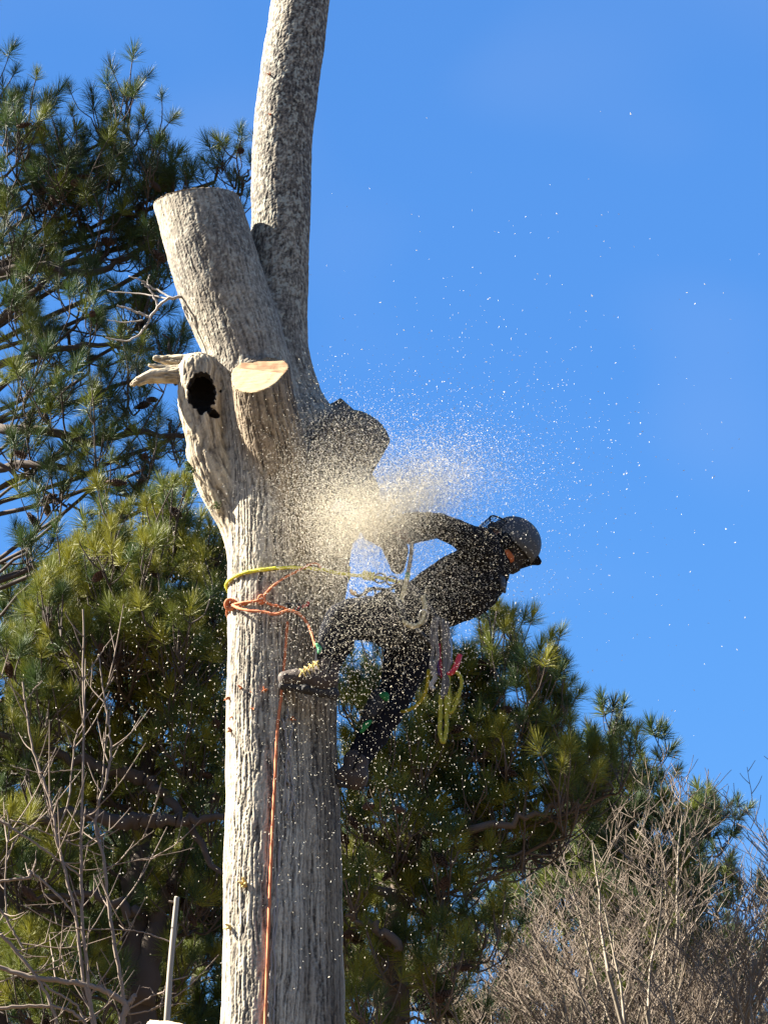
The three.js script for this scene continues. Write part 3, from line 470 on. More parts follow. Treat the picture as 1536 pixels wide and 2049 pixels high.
  // chainsaw, held into the stub
  {
    const saw = thing('chainsaw', 'chainsaw with dark body held in both hands, half lost in flying sawdust', 'chainsaw', at(780, 1065, 10.9));
    const c = at(764, 1058, 10.9), bx = V3(-.86, .5, -.08).normalize(), by = V3(.5, .86, 0).normalize(), bz = V3(0, 0, 0).crossVectors(bx, by).normalize();
    const q = (a, u, s) => c.clone().addScaledVector(bx, a).addScaledVector(by, u).addScaledVector(bz, s);
    const f = new Field(); f.chain('housing', [[q(-.09, 0, -.015), .058], [q(.06, -.01, -.015), .052]], .04, 1); f.chain('housing', [[q(-.06, -.03, .04), .045], [q(.05, -.03, .04), .042]], .04, 1); part('housing', fieldGeo(f, .007), std(.12, .03, .012, .6), saw);
    part('front_handle', new Tubes().add(curve([q(.06, -.05, .09), q(.05, .06, .1), q(.035, .115, .03), q(.035, .11, -.05), q(.05, .03, -.095), q(.05, -.05, -.09)], 30), .013, 8).geo(), ropeM.black, saw);
    const rh = new Field(); rh.chain('handle', [[778, 1078, 10.88, 22], [792, 1102, 10.88, 25], [795, 1134, 10.88, 15]], .02, 2); part('rear_handle', fieldGeo(rh, .007), std(.03, .018, .014, .7), saw);
    part('hand_guard', new Tubes().add(curve([q(.09, .03, .08), q(.1, .12, .06), q(.1, .13, -.04), q(.09, .03, -.07)], 20), .009, 6).geo(), ropeM.black, saw);
    const s = new THREE.Shape(); s.moveTo(0, -.035); s.lineTo(.36, -.03); s.absarc(.36, 0, .03, -Math.PI / 2, Math.PI / 2); s.lineTo(0, .035); s.closePath();
    const e = new THREE.ExtrudeGeometry(s, { depth: .005, bevelEnabled: false }); e.applyMatrix4(new THREE.Matrix4().makeBasis(bx, by, bz).setPosition(q(.09, -.01, -.05))); part('guide_bar', e, std(.35, .35, .35, .35, { metalness: .8 }), saw);
    const ch = new Tubes(); const ring = []; for (let j = 0; j <= 24; j++) ring.push(q(.09 + j * .015, .027, -.0475)); for (let j = 0; j <= 8; j++) { const a = Math.PI / 2 - j / 8 * Math.PI; ring.push(q(.45 + Math.cos(a) * .034, -.01 + Math.sin(a) * .036, -.0475)); } for (let j = 0; j <= 24; j++) ring.push(q(.45 - j * .015, -.047, -.0475)); ch.add(ring, (t, k) => k % 2 ? .006 : .003, 5); part('chain', ch.geo(), std(.12, .12, .12, .4, { metalness: .7 }), saw);
  }
  // things that hang from the belt
  const hang = (name, label, cat, pos, pieces) => { const t = thing(name, label, cat, pos); for (const [n, g, m, l] of pieces) part(n, g, m, t, l); return t; };
  const A = (l) => l.map(k => at(k[0], k[1], k[2] ?? 10.72));
  hang('saw_strap', 'grey webbing strap running from the chainsaw down to the belt with green tape', 'strap', at(820, 1120, 10.72), [['webbing', new Tubes().add(curve(A([[824, 1085], [822, 1110], [818, 1135], [815, 1152]]), 20), .011, 6).geo(), std(.16, .14, .11, .85)], ['tape', new Tubes().add(A([[816, 1147], [814, 1160]]), .0125, 8).geo(), std(.10, .26, .14, .7)]]);
  hang('braided_rope_loop', 'cream braided rope hanging in a U at the hip', 'rope', at(825, 1200, 10.72), [['rope', rope(A([[814, 1156], [808, 1180], [801, 1205], [799, 1222], [806, 1242], [825, 1253], [840, 1248], [848, 1228], [849, 1210], [846, 1192]]), .0115, 110).geo(), ropeM.cream]]);
  const ringPts = (x, y, H, rx, ry) => { const q = []; for (let j = 0; j <= 24; j++) { const a = j / 24 * Math.PI * 2; q.push(at(x + Math.cos(a) * rx, y + Math.sin(a) * ry, H + Math.sin(a) * .02)); } return q; };
  hang('steel_ring', 'bright steel ring on the belt behind the cream rope', 'ring', at(848, 1232, 10.71), [['ring', new Tubes().add(ringPts(847, 1232, 10.71, 9, 12), .0035, 6).geo(), std(.5, .5, .5, .3, { metalness: .9 })]]);
  const web = (pts, r) => new Tubes().add(curve(A(pts), 30), r, 6).geo();
  hang('sling_bundle', 'bundle of dirty grey webbing slings hanging from the belt', 'slings', at(880, 1260, 10.72), [
    ['sling', web([[868, 1238], [862, 1270], [866, 1300], [862, 1335], [868, 1342]], .011), ropeM.grey], ['sling', web([[874, 1236], [872, 1280], [876, 1310], [868, 1340], [873, 1352]], .012), std(.16, .14, .12, .9)],
    ['sling', web([[884, 1240], [889, 1290], [890, 1340], [887, 1380], [885, 1396]], .014), ropeM.grey], ['sling', web([[894, 1244], [896, 1290], [899, 1325], [893, 1350], [890, 1372]], .010), std(.15, .13, .11, .85)],
    ['sling', web([[866, 1345], [870, 1356], [862, 1372], [868, 1380]], .012), std(.3, .27, .23, .85)], ['sling', web([[889, 1340], [896, 1368], [888, 1392], [882, 1398]], .012), std(.09, .075, .065, .9)],
    ['sling', web([[864, 1262], [868, 1290], [866, 1312]], .006), std(.28, .25, .21, .8)], ['shackle', web([[900, 1262], [903, 1300], [902, 1330]], .005), std(.3, .3, .3, .4, { metalness: .8 })],
    ['strap', web([[879, 1288], [880, 1320], [884, 1356]], .009), std(.20, .008, .02, .8), 'dark red strap among the slings'], ['strap', web([[876, 1318], [877, 1340], [880, 1352]], .008), std(.05, .01, .06, .8), 'purple strap among the slings']]);
  hang('red_handle', 'red curved handle of a hand tool sticking out of the slings', 'hand saw', at(905, 1345, 10.7), [['grip', new Tubes().add(curve(A([[893, 1350], [903, 1346], [911, 1334], [917, 1318], [920, 1310]]), 20), (t) => lerp(.012, .0145, Math.sin(t * 3.1)), 8).geo(), std(.45, .012, .02, .45)]]);
  hang('yellow_rope', 'yellow cord hanging in a long narrow loop below the slings', 'cord', at(885, 1430, 10.72), [['loop', rope(A([[881, 1392], [881, 1430], [880, 1465], [886, 1485], [892, 1465], [893, 1430], [892, 1392]]), .010, 90).geo(), ropeM.lime], ['loop', rope(A([[897, 1352], [898, 1390], [897, 1415], [896, 1425]]), .0085, 50).geo(), ropeM.lime], ['loop', rope(A([[912, 1344], [921, 1354], [923, 1368], [917, 1392], [910, 1412], [903, 1424], [897, 1426]]), .0085, 60).geo(), ropeM.lime]]);
  hang('yellow_line', 'yellow line curving from the slings behind the far leg', 'cord', at(830, 1400, 10.85), [['line', rope(A([[857, 1340, 10.8], [855, 1365, 10.85], [848, 1392, 10.9], [832, 1412, 10.95], [812, 1422, 11.0], [790, 1421, 11.2]]), .008, 70).geo(), ropeM.lime]]);
  hang('thin_cord', 'thin black cord dangling off the back of the jacket', 'cord', at(978, 1240, 10.98), [['cord', new Tubes().add(curve(A([[968, 1222, 10.98], [976, 1235, 10.98], [980, 1254, 10.98], [982, 1272, 10.98]]), 16), .004, 5).geo(), ropeM.black]]);
  hang('friction_cord', 'dark tangle of cord and rings between thigh and lanyard', 'cord', at(745, 1185, 10.84), [['cord', rope(A([[703, 1186, 10.84], [720, 1192, 10.83], [745, 1178, 10.82], [775, 1180, 10.83], [800, 1170, 10.84]]), .008, 60).geo(), ropeM.black], ['ring', new Tubes().add(ringPts(740, 1187, 10.82, 11, 10), .005, 6).geo(), ropeM.black], ['swivel', rope(A([[701, 1180, 10.83], [706, 1188, 10.83], [712, 1184, 10.83]]), .008, 16).geo(), std(.5, .22, .03, .7)]]);
}

// ---------------------------------------------------------------- pines
const pineBark = std(.05, .036, .028, .95), pineBarkLight = std(.09, .066, .05, .95);
const needleMat = (r, g, b) => { const m = new THREE.MeshPhysicalMaterial({ roughness: .6, specularIntensity: .4, transmission: .42, thickness: 0, side: THREE.DoubleSide }); m.color.setRGB(r, g, b); return m; };
const needles = [needleMat(.24, .235, .028), needleMat(.145, .17, .024), needleMat(.062, .10, .028)], needleBack = needleMat(.055, .075, .03);
function tuftGeo(seed, n, w) {
  const R = rng(seed), p = [];
  for (let k = 0; k < n; k++) {
    const t = R(), th = lerp(1.35, .18, t) + (R() - .5) * .5, a = R() * 6.283, L = .125 + R() * .055, y0 = -.05 + t * .085, d = V3(Math.sin(th) * Math.cos(a), Math.cos(th), Math.sin(th) * Math.sin(a)), s = V3(R() - .5, R() - .5, R() - .5).cross(d).normalize().multiplyScalar(w / 2);
    const mid = V3(0, y0, 0).addScaledVector(d, L * .55), end = V3(0, y0, 0).addScaledVector(d, L).add(V3((R() - .5) * .02, -.012 * th + (R() - .5) * .014, (R() - .5) * .02)), o = V3(0, y0, 0).addScaledVector(d, .006);
    p.push(...o.clone().sub(s).toArray(), ...o.clone().add(s).toArray(), ...mid.clone().add(s).toArray(), ...o.clone().sub(s).toArray(), ...mid.clone().add(s).toArray(), ...mid.clone().sub(s).toArray(), ...mid.clone().sub(s).toArray(), ...mid.clone().add(s).toArray(), ...end.toArray());
  }
  const g = new THREE.BufferGeometry(); g.setAttribute('position', new THREE.Float32BufferAttribute(p, 3)); g.computeVertexNormals(); return g;
}
const tufts = [tuftGeo(1, 150, .003), tuftGeo(2, 130, .003), tuftGeo(3, 115, .003), tuftGeo(4, 95, .003)], farTuft = tuftGeo(9, 100, .0046);
const coneGeo = (() => { // an open pine cone: a core with rows of scales standing off it
  const p = [], R = rng(77), rows = 10;
  for (let r = 0; r < rows; r++) { const t = r / (rows - 1), y = lerp(-.05, .045, t), w = .006 + .013 * Math.sin(Math.PI * (.12 + t * .82)), n = r < 2 || r > 7 ? 5 : 7; for (let k = 0; k < n; k++) { const a = (k + r * .5) / n * 6.283 + R() * .2, c = V3(Math.cos(a), 0, Math.sin(a)), s = V3(-Math.sin(a), 0, Math.cos(a)), b = c.clone().multiplyScalar(w * .35).setY(y - .006), tip = c.clone().multiplyScalar(w * 1.25).setY(y + .008), l = b.clone().addScaledVector(s, w * .5), q = b.clone().addScaledVector(s, -w * .5), tl = tip.clone().addScaledVector(s, w * .42), tq = tip.clone().addScaledVector(s, -w * .42), u = c.clone().multiplyScalar(w * .7).setY(y + .010);
    for (const v of [l, q, tq, l, tq, tl, tl, tq, u]) p.push(v.x, v.y, v.z); } }
  const g = new THREE.BufferGeometry(); g.setAttribute('position', new THREE.Float32BufferAttribute(p, 3)); g.computeVertexNormals(); return g;
})();
const coneMat = [std(.05, .028, .018, .9, { side: THREE.DoubleSide }), std(.075, .04, .024, .9, { side: THREE.DoubleSide })];
const rotTo = (d, spin) => new THREE.Quaternion().setFromUnitVectors(UP, d).multiply(new THREE.Quaternion().setFromAxisAngle(UP, spin));
function pine({ name = 'pine_tree', label, group, trunk, tr, blobs, cones = 0, parts = 0, seed, rise = .3, up = .85, mats = needles, limbs = [], barkMat = pineBark, far = false, size = 1, dens = 1, extra = [] }) {
  const R = rng(seed), t = thing(name, label, 'tree', V3(trunk[0].x, 0, trunk[0].z), group), T = new Tubes(), line = jitterLine(trunk, 30, .08, seed);
  T.add(line, [tr[0], tr[1]], 10); for (const e of extra) T.add(jitterLine(e.pts, 16, .05, seed + 3), e.r, 8); part('trunk', T.geo(), barkMat, t);
  const trunkAt = y => { let b = line[0]; for (const p of line) if (Math.abs(p.y - y) < Math.abs(b.y - y)) b = p; return b; };
  const list = [], sites = [];
  for (const l of limbs) part('branch', new Tubes().add(jitterLine(l.pts, 18, .06, seed + l.r * 900), l.taper ?? [l.r, l.r * .35], 7).geo(), barkMat, t);
  for (const B of blobs) {
    B.c.y -= .2 * size;
    const c = B.c, hd = Math.hypot(c.x - trunk[0].x, c.z - trunk[0].z), s = B.from ?? trunkAt(clamp(c.y - hd * rise - .2, line[0].y + .5, line[line.length - 1].y)), W = new Tubes();
    const path = jitterLine([s, s.clone().lerp(c, .45).add(V3(0, -.1 * hd * .3, 0)), c.clone().add(V3(0, -.5 * B.ry, 0)), c.clone().add(V3((R() - .5) * .2, B.ry * .2, (R() - .5) * .2))], 14, .05, seed + c.x), L0 = path[0].distanceTo(path[path.length - 1]);
    W.add(path, [clamp(.010 + L0 * .006, .010, .028), .007], 6);
    const k = Math.max(1, Math.round(B.n * dens / 5));
    for (let i = 0; i < k; i++) {
      let v; do { v = V3(R() * 2 - 1, R() * 2 - 1, R() * 2 - 1); } while (v.lengthSq() > 1);
      const sc = V3(c.x + v.x * B.rx, c.y + v.y * B.ry, c.z + v.z * B.rz), j = path[Math.floor(lerp(6, 14, R()))], b1 = curve([j, j.clone().lerp(sc, .5).add(V3(0, -.06, 0)), sc], 6); W.add(b1, [.009, .005], 4);
      const m = Math.max(1, Math.round(B.n * dens / k));
      for (let q = 0; q < m; q++) {
        const out = sc.clone().sub(c).setY(0).multiplyScalar(.8).add(V3(R() - .5, (R() - .5) * .6, R() - .5).multiplyScalar(1.5)), d = out.add(V3(0, up * (.7 + R() * .6), 0)).normalize(), len = .10 + R() * .22;
        const o = b1[Math.floor(lerp(3, 6.99, R()))], e = o.clone().addScaledVector(d, len).add(V3(0, .04, 0)); W.add(curve([o, o.clone().lerp(e, .5).add(V3((R() - .5) * .05, -.03, (R() - .5) * .05)), e], 4), [.0055, .004], 4);
        list.push({ p: e, d: d.lerp(V3(R() - .5, up, R() - .5), .35).normalize(), s: size * (.72 + R() * .5), spin: R() * 6.28, m: R() });
        sites.push({ p: o.clone().lerp(e, .4), d });
      }
    }
    part('branch', W.geo(), barkMat, t);
  }
  list.forEach(q => { q.near = q.p.distanceTo(EYE) + (Math.abs((q.p.x) / q.p.z) > .175 ? 50 : 0); }); list.sort((a, b) => a.near - b.near);
  const own = list.slice(0, parts), rest = list.slice(parts);
  const pick = q => Math.min(mats.length - 1, Math.floor(q.m * mats.length));
  for (const q of own) { const m = new THREE.Mesh(tufts[Math.floor(q.spin * 10) % 4], mats[pick(q)]); m.name = 'needle_tuft'; m.position.copy(q.p).sub(t.position); m.quaternion.copy(rotTo(q.d, q.spin)); m.scale.setScalar(q.s); m.castShadow = m.receiveShadow = true; t.add(m); }
  if (rest.length) mats.forEach((mt, mi) => {
    const L = rest.filter(q => pick(q) === mi); if (!L.length) return;
    const im = new THREE.InstancedMesh(far ? farTuft : tufts[mi % 4], mt, L.length); im.name = 'crown'; im.userData.kind = 'stuff'; im.castShadow = im.receiveShadow = true;
    L.forEach((q, i) => im.setMatrixAt(i, new THREE.Matrix4().compose(q.p.clone().sub(t.position), rotTo(q.d, q.spin), V3(1, 1, 1).multiplyScalar(q.s)))); t.add(im);
  });
  for (let i = 0; i < cones; i++) { const q = sites[Math.floor(R() * sites.length)], m = new THREE.Mesh(coneGeo, coneMat[i % 2]), d = V3(R() - .5, -.6 + R() * .7, R() - .5).normalize(); m.name = 'pine_cone'; m.position.copy(q.p).addScaledVector(d, .06).sub(t.position); m.quaternion.copy(rotTo(d, R() * 6)); m.scale.setScalar(.9 + R() * .5); m.castShadow = m.receiveShadow = true; t.add(m); }
  return t;
}
const blob = (x, y, rx, ry, n, H, rz = .7, from) => ({ c: at(x, y, H), rx: metres(rx, y, H), ry: metres(ry, y, H), rz, n, from });
{ // upper left: open crown, mostly against the light
  const H = 16, b = (x, y, rx, ry, n, dz = 0, rz = .8) => blob(x, y, rx, ry, n, H + dz, rz), base = at(-190, 900, 17);
  pine({
    label: 'pine with dark open crown and many cones high on the left', trunk: [V3(base.x, 0, base.z), V3(base.x + .1, 6, base.z), V3(base.x - .1, 16.5, base.z)], tr: [.24, .05], seed: 11, parts: 300, cones: 120, rise: .12, up: .75, size: .84, dens: 2.1, mats: [needles[1], needles[2], needles[2], needleBack],  // darker needle mix paints the backlit look into the colour
    limbs: [{ pts: px([[-190, 960, 17], [-60, 870, 16.5], [60, 860], [180, 880], [270, 868], [390, 872]], H), r: .05 }, { pts: px([[-190, 600, 17], [0, 545, 16.3], [110, 535], [190, 545], [260, 505], [330, 480]], H), r: .045 }, { pts: px([[-190, 760, 17], [-30, 740, 16.4], [90, 700], [180, 690], [300, 705]], H), r: .04 }, { pts: px([[-190, 1000, 17], [0, 935, 16.3], [110, 930], [200, 955], [290, 1020]], H), r: .04 }, { pts: px([[-190, 700, 17], [0, 640, 16.3], [60, 590], [130, 540], [190, 500]], H), r: .035 }, { pts: px([[300, 480], [380, 440, 15.8], [450, 400, 15.8], [500, 345, 15.8]], H), r: .022 }, { pts: px([[40, 860], [90, 780], [120, 720]], H), r: .018 }, { pts: px([[-60, 900], [60, 960], [130, 1010], [200, 1030]], H), r: .018 }],
    blobs: [b(5, 180, 30, 30, 6), b(75, 205, 30, 25, 5), b(60, 265, 60, 25, 9), b(215, 235, 30, 25, 6), b(265, 235, 30, 25, 6), b(150, 300, 70, 35, 18), b(60, 345, 70, 40, 18), b(235, 310, 60, 40, 16), b(325, 330, 45, 35, 12), b(160, 385, 110, 40, 28), b(40, 420, 60, 45, 18), b(300, 410, 60, 45, 18), b(200, 460, 120, 40, 26), b(60, 500, 80, 35, 14), b(440, 300, 22, 22, 5, -.3, .4), b(490, 320, 25, 35, 6, -.3, .4), b(470, 390, 28, 25, 4, -.3, .4), b(350, 400, 40, 35, 9), b(300, 520, 60, 45, 14), b(40, 555, 60, 25, 8), b(150, 600, 100, 40, 14), b(270, 610, 70, 40, 12), b(60, 650, 70, 40, 9), b(350, 650, 40, 60, 9), b(180, 690, 120, 40, 14), b(70, 760, 80, 45, 12), b(260, 760, 80, 50, 14), b(350, 800, 40, 50, 8), b(140, 830, 110, 40, 14), b(300, 870, 60, 35, 10), b(60, 900, 70, 35, 8), b(200, 910, 90, 35, 12), b(120, 985, 90, 30, 9), b(290, 960, 45, 30, 6), b(230, 1015, 60, 25, 7), b(60, 1050, 30, 22, 4), b(70, 1110, 14, 14, 2), b(335, 935, 25, 20, 3),
      b(-110, 90, 70, 50, 26, .2), b(-150, -20, 90, 70, 30, .2), b(-270, -90, 110, 90, 34, .3), b(-380, -200, 120, 100, 34, .4), b(-330, 80, 110, 80, 30, .4), b(-450, -60, 110, 90, 30, .4), b(-520, 250, 110, 120, 34, .4),  // unseen crown clumps, added to shade the tufts in view
      b(-120, 300, 90, 60, 22, .6), b(-150, 480, 90, 80, 26, .8), b(-200, 700, 120, 100, 30, .8), b(-260, 900, 120, 90, 26, 1), b(-340, 500, 130, 100, 30, 1), b(-280, 250, 120, 80, 24, 1)],
  });
}
{ // lower left: dense pine with its top in the sun
  const H = 15, b = (x, y, rx, ry, n, dz = 0, rz = .8) => blob(x, y, rx, ry, Math.round(n * 1.25), H + dz, rz), g = at(281, 2049, 15.3);
  pine({
    label: 'dense pine left of the pale trunk, its rounded top yellow green in the sun', trunk: [V3(g.x, 0, g.z), at(280, 2049, 15.3), at(273, 1800, 15.3), at(290, 1600, 15.3), at(310, 1300, 15.3), at(330, 1065, 15.2)], tr: [.12, .02], seed: 23, parts: 300, cones: 90, rise: .25, up: 1.0, size: .78, dens: 2.9,
    extra: [{ pts: px([[285, 2010], [305, 1880], [330, 1800], [380, 1700]], 15.2), r: [.09, .03] }],
    limbs: [{ pts: px([[292, 1560], [200, 1535], [90, 1500], [-40, 1455]], 14.8), r: .05 }, { pts: px([[285, 1640], [360, 1640], [470, 1632]], 14.7), r: .05 }, { pts: px([[283, 1650], [180, 1630], [80, 1640], [-40, 1645]], 14.7), r: .055 }, { pts: px([[300, 1560], [340, 1610], [400, 1690], [460, 1770]], 14.8), r: .04 }, { pts: px([[274, 1830], [190, 1790], [60, 1800]], 14.8), r: .035 }],
    blobs: [b(340, 1065, 70, 30, 20), b(230, 1110, 70, 40, 22), b(405, 1120, 45, 50, 16), b(150, 1160, 50, 45, 14), b(280, 1180, 110, 45, 30, -.3), b(390, 1220, 60, 45, 18, -.2), b(120, 1240, 70, 40, 18, -.2), b(230, 1270, 120, 45, 30, -.5), b(370, 1300, 80, 50, 20, -.4), b(70, 1310, 70, 50, 18), b(160, 1370, 150, 50, 26), b(350, 1400, 100, 55, 22), b(60, 1450, 110, 55, 20), b(250, 1490, 150, 55, 24, .3), b(400, 1530, 70, 55, 16, .2), b(90, 1590, 120, 60, 20, .2), b(300, 1630, 150, 55, 20, .5), b(60, 1730, 100, 65, 18), b(200, 1760, 140, 70, 22, .4), b(390, 1780, 70, 75, 16, .4), b(90, 1880, 140, 75, 20, .3), b(320, 1920, 120, 70, 18, .7), b(180, 2010, 180, 60, 20, .4), b(420, 1650, 40, 60, 8, .4), b(432, 1130, 22, 45, 8, .2), b(436, 1230, 22, 45, 8, .2), b(436, 1330, 22, 50, 8, .3), b(436, 1440, 22, 50, 8, .3), b(-60, 1400, 80, 70, 16), b(-60, 1650, 80, 80, 16)],
  });
}
{ // right of the trunk
  const H = 15.5, b = (x, y, rx, ry, n, dz = 0, rz = .8) => blob(x, y, rx, ry, Math.round(n * 1.25), H + dz, rz), g = at(792, 2049, 15.8);
  pine({
    label: 'pine behind the climber, sloping down to the right over the bare trees', trunk: [V3(g.x, 0, g.z), at(790, 2049, 15.8), at(800, 1800, 15.8), at(850, 1600, 15.8), at(930, 1450, 15.7), at(1010, 1300, 15.6)], tr: [.11, .02], seed: 37, parts: 300, cones: 80, rise: .2, up: 1.0, size: .78, dens: 2.3, barkMat: pineBarkLight,
    limbs: [{ pts: px([[880, 1560, 15.7], [980, 1500], [1040, 1440], [1080, 1390]], 15.2), r: .03 }, { pts: px([[800, 1800, 15.7], [740, 1780], [690, 1800]], 15.2), r: .04 }, { pts: px([[830, 1650, 15.7], [930, 1660], [1040, 1640], [1130, 1600]], 15.2), r: .04 }, { pts: px([[800, 1900], [740, 1850], [690, 1830]], 15.2), r: .035 }],
    blobs: [b(1025, 1285, 30, 18, 5), b(985, 1300, 30, 30, 7), b(925, 1305, 50, 40, 13), b(1065, 1350, 50, 40, 14), b(960, 1375, 80, 45, 22), b(840, 1370, 55, 55, 12), b(1105, 1435, 45, 38, 11), b(1030, 1440, 90, 45, 22), b(890, 1460, 110, 45, 22), b(1160, 1490, 34, 26, 6), b(1215, 1525, 45, 25, 7), b(1150, 1550, 75, 35, 12), b(1010, 1520, 110, 45, 22), b(840, 1550, 120, 45, 22), b(1120, 1600, 60, 45, 11), b(745, 1470, 60, 90, 18), b(950, 1610, 130, 55, 22), b(790, 1660, 100, 60, 20), b(1040, 1660, 70, 50, 12), b(725, 1770, 50, 70, 12), b(890, 1750, 120, 60, 18), b(800, 1880, 100, 70, 16), b(960, 1840, 80, 60, 10), b(740, 1310, 70, 45, 14), b(720, 1390, 60, 50, 12), b(740, 2000, 60, 60, 12), b(705, 1570, 50, 60, 10, .5), b(700, 1660, 50, 60, 10, .5), b(695, 1860, 50, 70, 12, .5), b(1090, 1640, 60, 40, 8, .4), b(880, 1970, 80, 60, 10)],
  });
}
{ // far pines that fill the gaps
  const auto = (x, H, top, spread, n, seed, low = .35) => { const R = rng(seed), a = at(x, top, H), out = [], h = a.y; for (let i = 0; i < n; i++) { const f = Math.pow(R(), .8), y = lerp(h * low, h - .25, f), r = spread * Math.pow(1 - (y - h * low) / (h * (1 - low)), .75) * (.35 + .65 * R()) + .1, an = R() * 6.28; out.push({ c: V3(a.x + Math.cos(an) * r, y, a.z + Math.sin(an) * r), rx: .45, ry: .3, rz: .45, n: 9 }); } return { trunk: [V3(a.x, 0, a.z), V3(a.x + .1, h * .5, a.z), V3(a.x, h - .8, a.z)], tr: [.18, .012], blobs: out, seed }; };
  const F = (label, ...a) => pine({ ...auto(...a), label, mats: [needles[1], needles[2], needleBack], far: true, size: .95, dens: 2.2, rise: .15 });
  F('small pine with its tip level with the sunlit pine, at the left edge', 35, 18, 1140, 1.2, 34, 51);
  F('pine standing in the shade behind the bare shrub at the lower left', 160, 21, 1420, 2.0, 46, 52, .4);
  F('pine in the gap between the shaded left pine and the pale trunk', 400, 20, 1480, 1.6, 34, 53, .4);
  F('pine deep in the shade low down beside the left edge of the pale trunk', 330, 19, 1640, 1.6, 40, 60, .4);
  F('pine in the shade at the lower left corner behind the shrub', 20, 19, 1560, 1.5, 40, 61, .4);
  F('pine low down just right of the pale trunk', 760, 21, 1580, 1.7, 40, 54, .4);
  F('pine behind the leafless trees, left of their middle', 1010, 24, 1640, 2.0, 44, 55, .4);
  F('pine whose sparse tip rises above the leafless trees at right', 1365, 24, 1475, .9, 26, 56, .45);
  F('pine with a narrow top between the sloping pine and the sparse tipped one', 1235, 20, 1405, .8, 32, 64, .45);
  F('dense dark pine close behind the lower leafless trees', 1300, 22, 1720, 2.2, 60, 62, .3);
  F('dark pine behind the leafless trees, right of the sloping pine', 1120, 23, 1640, 2.0, 56, 63, .3);
  F('pine behind the middle of the leafless trees', 1220, 27, 1600, 2.0, 44, 57, .4);
  F('dark pine at the right edge behind the leafless trees', 1500, 26, 1790, 1.8, 36, 58, .4);
}

// ---------------------------------------------------------------- leafless trees at right
{
  const barkM = std(.19, .155, .11, .85), twigM = std(.135, .103, .074, .9);
  const bare = (x, H, top, spread, seed, label) => {
    const R = rng(seed), a = at(x, top + 75, H), h = a.y, t = thing('leafless_tree', label, 'tree', V3(a.x, 0, a.z)), tw = new Tubes();
    const grow = (W, o, d, len, r, lvl) => {
      const n = lvl < 3 ? 5 : 3, pts = [o.clone()]; let p = o.clone(), dd = d.clone();
      for (let i = 0; i < n; i++) { dd.add(V3((R() - .5) * .34, (lvl < 3 ? .12 : .07), (R() - .5) * .34)).normalize(); p = p.clone().addScaledVector(dd, len / n); pts.push(p); }
      const r1 = Math.max(.0022, r * .45); (lvl >= 3 ? tw : W).add(pts, [r, r1], lvl < 2 ? 6 : lvl < 3 ? 4 : 3);
      if (lvl >= 5) return;
      const kids = [0, 6, 5, 4, 3][lvl];
      for (let k = 0; k < kids; k++) { const f = lerp(.22, 1, (k + R()) / kids), i = Math.min(n - 1, Math.floor(f * n)), q = pts[i].clone().lerp(pts[i + 1], f * n - i); if (q.y < 5.0 && lvl > 1) continue; const td = pts[i + 1].clone().sub(pts[i]).normalize(), an = R() * 6.28, s = V3(Math.cos(an), .15, Math.sin(an)); const nd = td.multiplyScalar(.85).addScaledVector(s, lvl < 2 ? .62 : .85).normalize(); grow(W, q, nd, len * (lvl < 2 ? lerp(.5, .3, f) : lerp(.7, .4, f)) * (.75 + R() * .5), Math.max(.0034, r * .5 * (1 - f * .35)), lvl + 1); }
    };
    const fork = V3(a.x, h * .42, a.z); part('trunk', new Tubes().add(jitterLine([V3(a.x, 0, a.z), V3(a.x + .05, h * .2, a.z), fork], 12, .06, seed), [.11, .075], 9).geo(), barkM, t);
    for (let k = 0; k < 6; k++) { const W = new Tubes(), an = k / 6 * 6.28 + R(), sp = spread / h; grow(W, fork.clone().add(V3(0, -R() * .5, 0)), V3(Math.cos(an) * sp * 1.5, 1, Math.sin(an) * sp * 1.5).normalize(), h * (.40 + R() * .1), .036, 1); part('branch', W.geo(), barkM, t); }
    const m = part('twigs', tw.geo(), twigM, t); m.userData.kind = 'stuff';
  };
  bare(1215, 19, 1545, 1.35, 71, 'tall leafless tree with dense pale twigs just right of the sloping pine');
  bare(1415, 21, 1540, 1.3, 72, 'leafless tree with fine tips against the sky near the right edge');
  bare(1330, 17.5, 1690, 1.5, 73, 'lower leafless tree in front of the two tallest bare ones at right');
  bare(1090, 18.5, 1670, 1.4, 74, 'leafless tree with upright twigs under the right end of the pine');
  bare(1550, 19, 1720, 1.2, 75, 'leafless tree cut by the right edge of the view');
  bare(960, 20, 1800, 1.5, 76, 'leafless tree low down in the shade left of the other bare ones');
  bare(1180, 16, 1850, 1.4, 77, 'low leafless tree at the bottom right, nearest of the bare ones');
  bare(1440, 16.5, 1830, 1.5, 78, 'low leafless tree at the bottom right corner');
}

